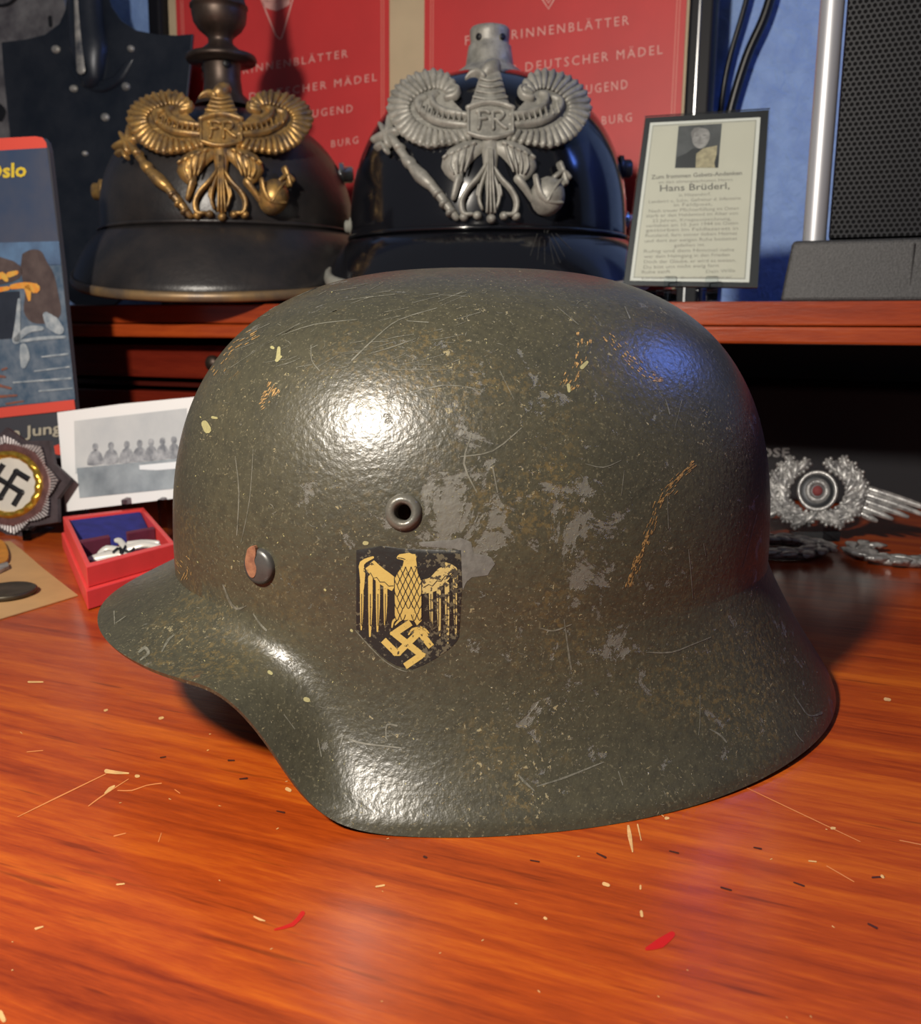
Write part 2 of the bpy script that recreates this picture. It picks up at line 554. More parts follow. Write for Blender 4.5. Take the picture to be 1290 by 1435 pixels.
M['maroon'] = mat('maroon_flock', (0.12, 0.012, 0.035), .85, var=.25, vscale=140)
M['envelope'] = mat('tan_kraft_paper', (0.46, 0.27, 0.11), .75, var=.14, vscale=35, bump=.2)
M['coin'] = mat('dark_bronze_medal', (0.085, 0.070, 0.048), .45, .6, var=.4, vscale=150)
M['ribbon'] = mat('orange_silk_ribbon', (0.55, 0.21, 0.02), .6, var=.3, vscale=200)
M['white_metal'] = mat('white_painted_metal', (0.62, 0.60, 0.55), .4, .2)
M['enamel'] = mat('white_enamel', (0.55, 0.53, 0.48), .3, var=.1)
M['gold'] = mat('bright_gilt', (0.80, 0.50, 0.07), .28, .85, var=.35, vscale=250, bump=.3, bscale=600)
M['star_dark'] = mat('dark_grey_star_metal', (0.060, 0.044, 0.050), .6, .0, var=.5, vscale=90)
M['star_edge'] = mat('grey_star_edge_metal', (0.50, 0.46, 0.46), .4, .2, var=.5, vscale=350)
M['star_brown'] = mat('brown_star_ring', (0.16, 0.075, 0.07), .45, .3, var=.4, vscale=200)
M['cockade_red'] = mat('cockade_red_felt', (0.17, 0.030, 0.032), .8)
M['cockade_dark'] = mat('cockade_dark_metal', (0.03, 0.032, 0.036), .4, .6)
M['photo_white'] = mat('white_photo_border', (0.76, 0.77, 0.78), .3)
M['copper'] = mat('bare_copper_wear', (0.34, 0.16, 0.085), .55, .3, col2=(0.20, 0.085, 0.05), vscale=300, bump=.4)
M['rivet'] = mat('dark_rivet_steel', (0.085, 0.083, 0.078), .36, .4, var=.3, vscale=150)
M['vent'] = mat('vent_bushing_steel', (0.095, 0.096, 0.084), .34, .25, col2=(0.12, 0.108, 0.085), vscale=170, bump=.4)
M['scratch_pale'] = mat('pale_scratch', (0.15, 0.145, 0.115), .5, col2=(0.07, 0.067, 0.048), vscale=500)
M['scratch_gold'] = mat('ochre_scratch', (0.42, 0.25, 0.085), .5, col2=(0.10, 0.065, 0.03), vscale=900)
M['primer'] = mat('grey_primer_patch', (0.125, 0.124, 0.112), .5, var=.3, vscale=400, bump=.3)
M['spot_yellow'] = mat('pale_yellow_paint_spot', (0.30, 0.275, 0.125), .6, var=.2, vscale=900)
M['chip'] = mat('bare_wood_chip', (0.62, 0.36, 0.14), .7, var=.25, vscale=300)
M['scr_wood'] = mat('wood_scratch', (0.55, 0.19, 0.06), .5)
M['dent'] = mat('dark_dent', (0.045, 0.008, 0.003), .6)
M['red_stain'] = mat('red_stain', (0.42, 0.010, 0.008), .35)
M['acrylic'] = NT('clear_acrylic').m
def clear(m, col=(1, 1, 1), gloss=.06, rough=.03):
    nt = m.node_tree
    nt.nodes.clear()
    out = nt.nodes.new('ShaderNodeOutputMaterial')
    tr = nt.nodes.new('ShaderNodeBsdfTransparent'); tr.inputs[0].default_value = col4(col)
    gl = nt.nodes.new('ShaderNodeBsdfGlossy'); gl.inputs['Roughness'].default_value = rough
    fr = nt.nodes.new('ShaderNodeFresnel'); fr.inputs[0].default_value = 1.22
    mx = nt.nodes.new('ShaderNodeMixShader')
    nt.links.new(fr.outputs[0], mx.inputs[0]); nt.links.new(tr.outputs[0], mx.inputs[1]); nt.links.new(gl.outputs[0], mx.inputs[2])
    nt.links.new(mx.outputs[0], out.inputs[0])
clear(M['acrylic'], (.90, .92, .93))
M['glass'] = NT('picture_glass').m
clear(M['glass'], (.97, .97, .97))

def decal_mat(name, col, worn, lo, hi, scale=700):
    t = NT(name)
    co = t.coord()
    n = t.math('ADD', t.noise(co, scale, 3, .6), t.math('MULTIPLY', t.math('SUBTRACT', t.noise(co, 65, 3, .6), .5), .5))
    f = t.ramp(n, [(lo, 0.), (hi, 1.)])
    t.set(t.b.inputs['Base Color'], t.mix(f, col, worn))
    t.b.inputs['Roughness'].default_value = .42
    t.set(t.b.inputs['Normal'], t.bump(t.noise(co, 520, 2, .5), .5, .0002))
    return t.m
M['decal_black'] = decal_mat('black_transfer', (0.011, 0.011, 0.010), (0.085, 0.075, 0.048), .60, .64)
M['decal_gold'] = decal_mat('gold_transfer', (0.42, 0.30, 0.085), (0.035, 0.030, 0.018), .66, .70)
M['decal_gold_worn'] = decal_mat('worn_gold_transfer', (0.40, 0.31, 0.12), (0.045, 0.040, 0.028), .55, .59)

# ================================================================== the setting
def zat(py, Y):
    return float(atY(645, py, Y)[2])
SHELF_TOP = 0.155
SHELF_BOT = 0.1305
mb = MB(); mb.hbox(-1.6, 1.6, 0.325, 0.345, -0.75, 1.75)
tag(mb.build('wall_back', M['wall']), kind='structure')
mb = MB(); mb.hbox(-1.6, 1.6, -1.6, 0.345, -0.77, -0.75)
tag(mb.build('floor', M['floor']), kind='structure')

# ------------------------------------------------------------------ desk
desk = thing('desk', hw(0, -.25, -0.75), 'glossy orange-red wooden desk carrying the big green helmet', 'desk')
mb = MB(); mb.hbox(-.85, .85, -.72, .322, -.032, 0.0)
desk_top = mb.build('desk_top', M['desk'], desk, bevel=.004, segs=3)
for u0 in (-.82, .78):
    mb = MB(); mb.hbox(u0, u0 + .04, -.66, .31, -.75, -.033)
    mb.build('side_panel', M['dark_wood'], desk, bevel=.002)
mb = MB(); mb.hbox(-.779, .779, .28, .30, -.5, -.033)
mb.build('back_panel', M['dark_wood'], desk)

desk_surf = plane_surf((0, 0, 0), (0, 0, 1))
mb = MB()
def chips(mb, lst, lift=.00012):
    for pts, w in lst:
        mb.stroke(desk_surf, pts, [x * .66 for x in w], 0, lift, m=2, sub=2, flat=True)
chips(mb, [([(149, 1081), (163, 1083), (180, 1084)], [9, 7, 3]), ([(191, 1088), (194, 1088)], [7, 6]),
           ([(147, 1112), (154, 1106), (160, 1102)], [3, 8, 4]), ([(402, 1106), (406, 1108)], [8, 7]),
           ([(224, 1007), (228, 1006)], [6, 5]), ([(147, 996), (150, 995)], [5, 4]), ([(880, 1158), (882, 1172), (886, 1194)], [5, 9, 3]),
           ([(893, 1156), (898, 1178)], [3, 2]), ([(846, 1239), (852, 1241)], [8, 7]), ([(897, 1242), (897, 1246)], [4, 4]),
           ([(898, 1278), (899, 1284)], [6, 6]), ([(356, 1285), (364, 1289), (371, 1291)], [3, 5, 2]), ([(164, 1240), (174, 1239)], [4, 3]),
           ([(933, 1147), (936, 1147)], [7, 5]), ([(1165, 1161), (1169, 1161)], [6, 5]), ([(1133, 1207), (1143, 1208)], [3, 3]),
           ([(1235, 1228), (1237, 1230)], [6, 5]), ([(50, 1302), (60, 1299)], [5, 3]), ([(0, 1420), (5, 1430)], [12, 10]), ([(527, 1243), (538, 1241)], [4, 4]),
           ([(40, 956), (60, 956)], [4, 3]), ([(1240, 980), (1246, 981)], [7, 6]), ([(763, 1287), (765, 1288)], [6, 5])])
rng = random.Random(3)
for _ in range(38):
    x, y = rng.uniform(0, 1290), rng.uniform(1000, 1430)
    l = rng.uniform(1, 3)
    chips(mb, [([(x, y), (x + l, y + rng.uniform(-1.5, 2.5))], [rng.uniform(1, 2.4), rng.uniform(.8, 1.8)])])
tag(mb.build('wood_chips', M['chip'], desk_top, fix=False), 'small pale chips in the lacquer', kind='stuff')
mb = MB()
chips(mb, [([(25, 1145), (80, 1118), (148, 1085)], [1.5, 3, 2]), ([(124, 1130), (140, 1118), (180, 1092)], [2, 3, 1.5]),
           ([(165, 1108), (185, 1108), (205, 1101), (226, 1098)], [2, 2.5, 2, 2.5]), ([(1045, 1104), (1110, 1135), (1205, 1180)], [1.5, 2, 1.5]),
           ([(1260, 1178), (1290, 1184)], [2, 2]), ([(1158, 1214), (1196, 1236)], [2, 2]), ([(222, 1180), (226, 1168)], [2, 1.5]),
           ([(160, 1172), (176, 1168)], [3, 2]), ([(38, 1054), (60, 1052)], [2, 2]), ([(245, 1107), (252, 1112)], [2, 2])], .0001)
tag(mb.build('wood_scratches', M['scr_wood'], desk_top, fix=False), 'thin light scratches in the lacquer', kind='stuff')
mb = MB()
chips(mb, [([(836, 1196), (848, 1202)], [3, 5]), ([(938, 1193), (950, 1196)], [3, 4]), ([(1056, 1188), (1066, 1190)], [3, 4]),
           ([(1010, 1244), (1024, 1248)], [4, 4]), ([(1112, 1237), (1126, 1242)], [3, 4]), ([(1222, 1230), (1238, 1229)], [4, 4]),
           ([(1216, 1295), (1228, 1301)], [4, 5]), ([(743, 1206), (755, 1208)], [3, 3]), ([(594, 1201), (597, 1202)], [5, 5]),
           ([(336, 1092), (346, 1091)], [3, 4]), ([(320, 1066), (328, 1066)], [4, 3]), ([(225, 1062), (232, 1061)], [3, 3]), ([(388, 1137), (398, 1139)], [3, 4])], .00011)
tag(mb.build('wood_dents', M['dent'], desk_top, fix=False), 'dark little dents in the lacquer', kind='stuff')
mb = MB()
chips(mb, [([(906, 1330), (925, 1322), (941, 1310)], [8, 22, 14]), ([(385, 1303), (410, 1296), (424, 1280)], [4, 9, 10])], .00009)
tag(mb.build('red_stains', M['red_stain'], desk_top, fix=False), 'small red smears on the desk', kind='stuff')

# ------------------------------------------------------------------ hutch
hutch = thing('desk_hutch', hw(0, .15, 0), 'cherry wood desk hutch with a long shelf and small drawers', 'shelf')
mb = MB(); mb.hbox(-.80, .80, 0.004, .322, SHELF_BOT + .0105, SHELF_TOP)
shelf = mb.build('shelf_board', M['hutch'], hutch, bevel=.0012)
mb = MB(); mb.hbox(-.80, .80, 0.0, .32, SHELF_BOT, SHELF_BOT + .0100)
mb.build('edge_moulding', M['hutch'], shelf, bevel=.0016)
ul = -.385                                         # left end of the drawer block
for (u0, u1) in ((ul - .028, ul - .012), (-.036, -.02), (.60, .62), (-.80, -.78)):
    mb = MB(); mb.hbox(u0, u1, .02, .318, .001, SHELF_BOT - .0005)
    mb.build('upright', M['dark_wood'], hutch, bevel=.001)
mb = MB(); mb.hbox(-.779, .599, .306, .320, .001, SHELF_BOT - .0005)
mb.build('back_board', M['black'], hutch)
for z0 in (.0905, .0545, .0165):
    mb = MB(); mb.hbox(ul - .011, -.037, .035, .30, z0, z0 + .0035)
    mb.build('divider', M['dark_wood'], hutch)
for z0, z1 in ((.0980, .1240), (.0610, .0870), (.0235, .0505)):
    mb = MB(); mb.hbox(ul, -.040, .026, .040, z0, z1)
    mb.hbox(ul + .006, -.046, .040, .22, z0 + .001, z1 - .006)
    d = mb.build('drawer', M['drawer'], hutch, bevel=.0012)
    mb = MB(); mb.lathe([(0.0, .016), (.004, .0155), (.0062, .013), (.006, .010), (.003, .006), (.0028, 0)], hw(-.21, .026, (z0 + z1) / 2), -VD, 20)
    mb.build('knob', M['bronze'], d)

# ================================================================== the big helmet
HX, HY, HYAW = .0077, .3587, math.radians(12.1)
hc, hs = math.cos(HYAW), math.sin(HYAW)
def hwld(x, y, z):                                 # x to the helmet's front, y to its left side
    return np.array([HX - hc * x + hs * y, HY - hs * x - hc * y, z])
AF, AR, HB, NF, NR, NS, ZT, ZC = .1173, .1141, .0975, 2.72, 2.75, 2.47, .1644, .055
RA, RB = .145, .118
zk = [(0, 41), (20, 40.5), (34, 40), (44, 40.2), (46.5, 39), (49, 36.4), (51, 32.8), (53, 27.9), (55, 21.8), (57, 14.2), (59, 8.6), (61, 4.7),
      (64, 1.8), (68, .5), (74, .2), (85, .2), (96, .2), (106, .4), (115, 1.0), (127, 2.0), (137, 2.2), (150, 2.6), (180, 3.5)]
def rim_z(deg):
    acc = 0
    for d in (-1.6, -.8, 0, .8, 1.6):
        q = abs(((deg + d + 180) % 360) - 180)
        acc += np.interp(q, [k[0] for k in zk], [k[1] for k in zk])
    return acc / 5000.0
PS = smooth_line([np.array(p) for p in [(0, 0), (.05, .16), (.14, .34), (.31, .54), (.52, .71), (.77, .855), (.93, .935), (1, 1)]], [1] * 8, 20)[0]
PL = smooth_line([np.array(p) for p in [(0, 0), (.03, .24), (.09, .48), (.22, .68), (.46, .83), (.76, .925), (1, 1)]], [1] * 7, 20)[0]
PV = smooth_line([np.array(p) for p in [(0, 0), (.11, .15), (.34, .36), (.58, .58), (.78, .77), (.92, .91), (1, 1)]], [1] * 7, 20)[0]
PR = smooth_line([np.array(p) for p in [(0, 0), (.10, .13), (.30, .34), (.53, .56), (.76, .76), (.93, .91), (1, 1)]], [1] * 7, 20)[0]
def prof(P, k):
    i = min(int(k * (len(P) - 1)), len(P) - 2); f = k * (len(P) - 1) - i
    return P[i] * (1 - f) + P[i + 1] * f
NSEG = 420
rows = []
NFL, NDM = 44, 52
for i in range(NFL + NDM + 1):
    row = []
    for j in range(NSEG):
        s_ = 2 * math.pi * j / NSEG
        cs, sn = math.cos(s_), math.sin(s_)
        a = AF if cs > 0 else AR
        cx, cy = a * cs, HB * sn
        if i < NFL:
            k = 1 - i / NFL
            rz = rim_z(math.degrees(s_))
            w = min(max((.040 - rz) / .034, 0), 1); w = w * w * (3 - 2 * w)   # skirt instead of visor
            ws_ = min(max((math.degrees(math.acos(max(-1, min(1, cs)))) - 18) / 34, 0), 1); w = max(w, ws_ * ws_ * (3 - 2 * ws_))
            wr = min(max(-cs / .85, 0), 1); wr = wr * wr * (3 - 2 * wr)
            dg_ = math.degrees(math.acos(max(-1, min(1, cs))))
            wl = math.exp(-((dg_ - 49) / 13) ** 2)       # where visor turns into skirt
            q_ = (1 - w) * prof(PV, k) + w * ((1 - wr) * prof(PS, k) + wr * prof(PR, k))
            q_ = q_ * (1 - wl) + prof(PL, k) * wl
            rr, zz = q_
            x = cx + (RA * cs - cx) * rr
            y = cy + (RB * sn - cy) * rr
            z = ZC + (rz - ZC) * zz
        else:
            tt = (i - NFL) / NDM * math.pi / 2
            w = (1 + cs) / 2
            n = (NR + (NF - NR) * w) * (1 - sn * sn) + NS * sn * sn
            rho = max(math.cos(tt), 0) ** (2 / n); zz = math.sin(tt) ** (2 / n)
            if i == NFL + NDM: rho = 0.004
            x, y, z = cx * rho, cy * rho, ZC + (ZT - ZC) * zz
        row.append(hwld(x, y, z))
    rows.append(row)
helmet = thing('steel_helmet', (HX, HY, 0), 'worn olive-green steel helmet with flared skirt in the foreground', 'helmet')
mb = MB(); mb.grid(rows, closed_u=True)
nfl_last = (NFL + NDM) * NSEG
mb.f.append(tuple(nfl_last + j for j in range(NSEG))); mb.smooth.append(True)
outer_v = [Vector(p) for p in mb.v]
helmet_bvh = BVHTree.FromPolygons(outer_v, mb.f)
def helmet_surf(px, py):
    r = ray(px, py)
    L = np.linalg.norm(r)
    hit = helmet_bvh.ray_cast(Vector(CAM), Vector(r / L))
    if hit[0] is None:
        q = helmet_bvh.find_nearest(Vector(CAM + r * (.30 / r[1])))
        P, N = np.array(q[0]), np.array(q[1])
    else:
        P, N = np.array(hit[0]), np.array(hit[1])
    if np.dot(N, CAM - P) < 0: N = -N
    return P, N
shell = mb.build('helmet_shell', M['paint'], helmet)
VP, VN = helmet_surf(565, 718)
# vent hole cut through the sheet
md = shell.modifiers.new('thickness', 'SOLIDIFY'); md.thickness = .0014; md.offset = -1
cm = MB(); cm.lathe([(0, -.012), (.0026, -.012), (.0026, .012), (0, .012)], VP, VN, 32)
cutter = cm.build('vent_cutter', M['black'])
md = shell.modifiers.new('hole', 'BOOLEAN'); md.operation = 'DIFFERENCE'; md.object = cutter; md.solver = 'EXACT'
bpy.context.view_layer.update()
dg = bpy.context.evaluated_depsgraph_get()
new_me = bpy.data.meshes.new_from_object(shell.evaluated_get(dg))
shell.modifiers.clear()
shell.data = new_me
bpy.data.objects.remove(cutter)
BASE[shell] = BASE[helmet]
new_me.polygons.foreach_set('use_smooth', [True] * len(new_me.polygons))
md = shell.modifiers.new('split', 'EDGE_SPLIT'); md.split_angle = math.radians(45)

mb = MB()
mb.lathe([(.0024, -.0045), (.0024, .0006), (.0027, .0013), (.0034, .0018), (.0043, .0017), (.0051, .0010), (.0055, .0002), (.0056, -.0012)], VP, VN, 40)
tag(mb.build('vent_bushing', M['vent'], helmet), 'round raised vent ring with a dark hole')
# rivets
def rivet(P, N, r):
    mb = MB()
    mb.lathe([(r, -.001), (r, .0009), (r * .94, .0016), (r * .75, .0020), (r * .4, .00225), (0, .0023)], P, N, 36)
    return mb.build('rivet', M['rivet'], helmet)
RP, RN = helmet_surf(365, 793)
rv = rivet(RP, RN, .0057)
mb = MB()
rsurf = plane_surf(RP + RN * .00205, RN)
mb.slab(rsurf, [(347, 770), (351, 766), (357, 765), (359, 776), (357, 786), (360, 797), (357, 808), (351, 808), (346, 798), (344, 786)], .0003, .0012, sub=3)
tag(mb.build('bare_patch', M['copper'], rv), 'coppery bare metal where the paint is gone')
# the mirror-image rivet on the far side and the one at the back
q = RP - np.array([HX, HY, 0]); xl = -hc * q[0] - hs * q[1]; yl = hs * q[0] - hc * q[1]
nl = (-hc * RN[0] - hs * RN[1], hs * RN[0] - hc * RN[1])
P2 = hwld(xl, -yl, RP[2]); N2 = hwld(nl[0], -nl[1], 0) - hwld(0, 0, 0); N2[2] = RN[2]
rivet(P2, N2, .0057)
hit = helmet_bvh.ray_cast(Vector(hwld(-.4, 0, .07)), Vector(hwld(1, 0, 0) - hwld(0, 0, 0)))
rivet(np.array(hit[0]), hwld(-1, 0, 0) - hwld(0, 0, 0), .0057)

# ---- decal (image points from the decal's own drawing, 4.3 units per pixel)
def dz(x, y): return (440 + x / 4.3, 660 + y / 4.3)
def fill_rows(mb, surf, poly, lift, ny=20, nx=14):
    ys = [p[1] for p in poly]
    rows = []
    y0, y1 = min(ys) + 1e-3, max(ys) - 1e-3
    for i in range(ny + 1):
        y = y0 + (y1 - y0) * i / ny
        xs = []
        for a, b in zip(poly, poly[1:] + poly[:1]):
            if (a[1] - y) * (b[1] - y) < 0:
                xs.append(a[0] + (b[0] - a[0]) * (y - a[1]) / (b[1] - a[1]))
        if len(xs) < 2: continue
        l, r = min(xs), max(xs)
        row = []
        for k in range(nx + 1):
            S, N = surf(l + (r - l) * k / nx, y)
            row.append(S + N * lift)
        rows.append(row)
    mb.grid(rows)
    return mb
mb = MB()
fill_rows(mb, helmet_surf, [dz(*p) for p in [(255, 455), (400, 452), (600, 458), (690, 462), (884, 470), (890, 700), (872, 1008), (830, 1060), (760, 1112), (670, 1165), (590, 1196), (530, 1190), (470, 1160), (420, 1128), (330, 1042), (254, 960)]], .00012, 30, 24)
decal = tag(mb.build('decal', M['decal_black'], helmet, fix=False), 'black shield transfer with a gold eagle below the vent')
def dstroke(mb, pts, w, lift, **k):
    ws = [x / 4.3 for x in w] if hasattr(w, '__len__') else w / 4.3
    mb.stroke(helmet_surf, [dz(*p) for p in pts], ws, 0, lift, m=2, flat=True, **k)
mb = MB()
fill_rows(mb, helmet_surf, [dz(*p) for p in [(545, 520), (560, 500), (610, 500), (618, 560), (622, 610), (648, 670), (648, 900), (620, 930), (590, 880), (580, 830), (560, 815), (545, 870), (500, 900), (484, 880), (484, 660), (500, 620), (535, 570)]], .00022, 30, 8)
fill_rows(mb, helmet_surf, [dz(*p) for p in [(498, 515), (520, 497), (575, 492), (618, 512), (612, 540), (550, 545), (525, 530), (500, 528)]], .00024, 6, 8)
mb.build('eagle_body', M['decal_gold'], decal, fix=False)
mb = MB()
dstroke(mb, [(335, 560), (380, 610), (430, 650), (490, 690)], [70, 84, 88, 76], .00022, round_ends=False)
dstroke(mb, [(355, 520), (290, 555), (292, 620), (292, 710)], [14, 30, 34, 18], .00023)
for x, y0, y1, w in [(288, 680, 955, 22), (340, 640, 995, 28), (385, 660, 965, 26), (430, 690, 925, 24)]:
    dstroke(mb, [(x, y0), (x, (y0 + y1) / 2), (x - 3, y1)], [w, w * .9, w * .35], .00021)
mb.build('eagle_wing', M['decal_gold'], decal, fix=False)
mb = MB()
dstroke(mb, [(640, 700), (720, 680), (780, 620), (830, 590)], [80, 90, 90, 50], .00022, round_ends=False)
dstroke(mb, [(785, 555), (845, 590), (850, 650), (850, 730)], [16, 30, 30, 18], .00023)
for x, y0, y1, w in [(703, 720, 950, 24), (750, 700, 990, 26), (800, 680, 1035, 28), (848, 700, 995, 24)]:
    dstroke(mb, [(x, y0), (x + 2, (y0 + y1) / 2), (x + 6, y1)], [w, w * .9, w * .35], .00021)
mb.build('eagle_wing', M['decal_gold_worn'], decal, fix=False)
mb = MB()
for arm in ([(582, 912), (484, 978), (648, 1108), (548, 1176)], [(418, 1018), (500, 1100), (636, 968), (706, 1058)]):
    for p, q in zip(arm, arm[1:]):
        dstroke(mb, [p, q], 40, .00024, round_ends=False, sub=4)
for p in ((484, 978), (648, 1108), (500, 1100), (636, 968)):
    dstroke(mb, [(p[0] - 14, p[1]), (p[0] + 14, p[1])], 26, .00023)
mb.build('hooked_cross', M['decal_gold'], decal, fix=False)
mb = MB()
for pts in ([(470, 940), (480, 900), (520, 880), (548, 875)], [(490, 925), (520, 895), (556, 890)], [(570, 985), (590, 955), (620, 945)], [(600, 970), (630, 945), (660, 960), (685, 990)], [(690, 975), (670, 955), (640, 940)]):
    dstroke(mb, pts, [8, 14, 14, 6][:len(pts)] if len(pts) < 4 else [8, 14, 16, 8], .00023)
mb.build('talons', M['decal_gold'], decal, fix=False)
mb = MB()
r_ = random.Random(5)
for ry in range(9):                                   # breast feather scales
    for k in range(5):
        cx = 500 + k * 34 + (17 if ry % 2 else 0)
        cy = 585 + ry * 36
        if cx > 640 or (ry > 6 and 545 < cx < 590) or (ry < 1 and not 520 < cx < 610): continue
        dstroke(mb, [(cx - 16, cy - 8), (cx - 9, cy + 14), (cx, cy + 26), (cx + 9, cy + 14), (cx + 16, cy - 8)], 4.5, .0003, sub=2)
dstroke(mb, [(300, 600), (325, 625), (340, 612), (358, 645), (378, 640), (398, 668), (425, 668), (450, 692), (478, 690)], 4.5, .0003, sub=1)
dstroke(mb, [(660, 700), (690, 682), (712, 692), (740, 660), (764, 664), (790, 630), (815, 634), (838, 610)], 4.5, .0003, sub=1)
for x in (288, 340, 385, 430, 703, 750, 800, 848):
    dstroke(mb, [(x, 740), (x, 930)], 4, .0003)
for x in (484, 648):
    dstroke(mb, [(x, 640), (x, 880)], 4, .0003)
dstroke(mb, [(505, 522), (530, 525), (548, 532)], 5, .0003)
dstroke(mb, [(300, 590), (340, 560), (360, 562)], 4, .0003)
mb.build('outline_print', M['black'], decal, fix=False)
mb = MB()
dstroke(mb, [(250, 960), (330, 1050), (420, 1140), (500, 1190), (560, 1210)], [5, 6, 5, 6, 4], .0002)
mb.build('pale_border', M['scratch_pale'], decal, fix=False)

# ---- wear on the shell
def wear(name, m, items, label, lift=.00012):
    mb = MB()
    for pts, w in items:
        mb.stroke(helmet_surf, pts, [q * .72 for q in w], 0, lift, m=2, sub=3, flat=True)
    return tag(mb.build(name, m, shell, fix=False), label, kind='stuff')
rg = random.Random(11)
def dashes(line, count, jit, ln, wd):
    P, _ = smooth_line([np.array(p, float) for p in line], [1] * len(line), 12)
    out = []
    for _k in range(count):
        i = rg.randrange(len(P) - 1)
        d = P[i + 1] - P[i]; d /= np.linalg.norm(d)
        nrm = np.array([-d[1], d[0]])
        c = P[i] + nrm * rg.gauss(0, jit)
        a = d * rg.uniform(*ln) * .5
        out.append(([c - a, c + a], [rg.uniform(*wd), rg.uniform(*wd) * .6]))
    return out
gold = dashes([(970, 650), (948, 672), (925, 700), (912, 735), (897, 775), (888, 800), (879, 824)], 170, 2.8, (2, 7), (1, 2.6))
gold += dashes([(818, 470), (812, 512), (796, 545)], 40, 7, (1.5, 6), (1, 4))
gold += dashes([(850, 470), (878, 500), (905, 525), (930, 535)], 45, 5, (2, 6), (1, 3))
gold += dashes([(300, 520), (325, 490), (360, 470)], 30, 9, (4, 10), (1, 2))
gold += dashes([(384, 540), (374, 556), (362, 566)], 34, 5, (2, 7), (1, 3.4))
gold += dashes([(250, 785), (262, 800), (258, 815)], 16, 5, (3, 7), (1, 2))
wear('ochre_scuffs', M['scratch_gold'], gold, 'ochre scuffs rubbed through the green paint')
pale = [([(313, 820), (322, 843), (332, 853), (345, 849)], [3, 5, 5, 2]), ([(355, 860), (365, 875), (373, 883)], [2, 4, 4]),
        ([(227, 913), (236, 897), (244, 890)], [3, 5, 2]), ([(160, 857), (161, 875)], [3, 2]), ([(163, 873), (176, 864)], [2, 2]),
        ([(195, 914), (203, 908), (208, 916), (197, 925)], [4, 7, 6, 3]), ([(490, 1036), (510, 1042), (562, 1048)], [4, 4, 2]),
        ([(398, 1002), (413, 1022)], [2, 2]), ([(445, 1035), (450, 1060)], [2, 2]), ([(480, 1032), (476, 1046)], [3, 2]),
        ([(541, 1035), (542, 1016), (556, 1017)], [2, 3, 4]), ([(790, 868), (797, 920), (800, 938)], [2, 4, 3]), ([(757, 880), (775, 884), (800, 875)], [2, 3, 2]),
        ([(905, 914), (940, 914), (970, 903), (995, 893)], [2, 3, 2.5, 2]), ([(980, 975), (980, 1010), (978, 1030)], [2, 2, 1.5]),
        ([(994, 1022), (1008, 1030), (1017, 1040)], [2, 4, 3]), ([(1112, 975), (1122, 990), (1130, 1001), (1140, 1003), (1150, 999)], [1.5, 2.5, 2.5, 3, 6]),
        ([(1112, 1020), (1116, 1030), (1125, 1040)], [1.5, 2, 1.5]), ([(752, 1102), (790, 1090), (845, 1068)], [2, 4, 2]), ([(726, 1086), (735, 1096), (748, 1108)], [3, 5, 2]),
        ([(866, 1081), (872, 1100)], [2, 2]), ([(493, 505), (530, 470), (560, 448), (612, 432)], [3, 2, 2, 1.5]), ([(436, 484), (437, 505), (448, 520)], [1.5, 2, 1.5]),
        ([(570, 450), (600, 452)], [1.5, 2]), ([(520, 495), (545, 488), (572, 478)], [1, 2, 1]), ([(870, 695), (874, 660)], [1, 1.5]),
        ([(934, 690), (936, 740)], [1.5, 2]), ([(964, 770), (967, 800), (970, 838)], [1.5, 2.5, 1.5]), ([(985, 762), (988, 778)], [2, 2]),
        ([(1060, 720), (1040, 795)], [1, 1]), ([(395, 470), (440, 455), (500, 448)], [1, 2, 1]), ([(330, 640), (335, 690), (332, 750)], [1.5, 2.5, 1.5]),
        ([(355, 630), (350, 700), (338, 760)], [1, 1.5, 1]), ([(660, 610), (650, 650), (668, 690)], [2, 4, 2]), ([(645, 640), (690, 632), (730, 600)], [2, 3, 2]),
        ([(690, 655), (697, 690)], [3, 2]), ([(700, 520), (720, 560)], [1.5, 1.5]), ([(820, 650), (845, 655), (870, 645)], [1, 2, 1]),
        ([(932, 560), (938, 580)], [2, 3]), ([(945, 600), (955, 560)], [1, 1.5]), ([(780, 430), (810, 455)], [1, 2]), ([(875, 430), (882, 446)], [2, 3]),
        ([(545, 560), (620, 540), (680, 548)], [1.5, 2, 1])]
for _k in range(110):
    x, y = rg.uniform(265, 1060), rg.uniform(400, 1140)
    if y > 960 and x < 400: continue
    if 495 < x < 650 and 760 < y < 945: continue
    a = rg.uniform(0, math.pi); l = rg.uniform(2, 11)
    k = rg.uniform(-.4, .4)
    pale.append(([(x, y), (x + math.cos(a) * l / 2, y + math.sin(a) * l / 2), (x + math.cos(a + k) * l, y + math.sin(a + k) * l)], [.6, rg.uniform(.8, 1.6), .5]))
for _k in range(70):                                  # brushed lines over the crown
    x, y = rg.uniform(300, 640), rg.uniform(395, 520)
    l = rg.uniform(12, 45); a = -.45 + rg.uniform(-.25, .25) + (x - 300) / 340 * .3
    pale.append(([(x, y), (x + math.cos(a) * l, y + math.sin(a) * l)], [.8, rg.uniform(.8, 1.6)]))
wear('pale_scratches', M['scratch_pale'], pale, 'fine pale scratches all over the shell')
mb = MB()
fill_rows(mb, helmet_surf, [dz(*p) for p in [(620, 432), (660, 420), (700, 432), (790, 432), (830, 415), (880, 402), (945, 425), (960, 500), (1060, 510), (1090, 560), (1060, 600), (1040, 640), (950, 640), (915, 670), (895, 720), (889, 600), (884, 470), (700, 462), (650, 455)]], .0001, 24, 14)
tag(mb.build('primer_patch', M['primer'], shell, fix=False), 'grey primer patch beside the shield decal')
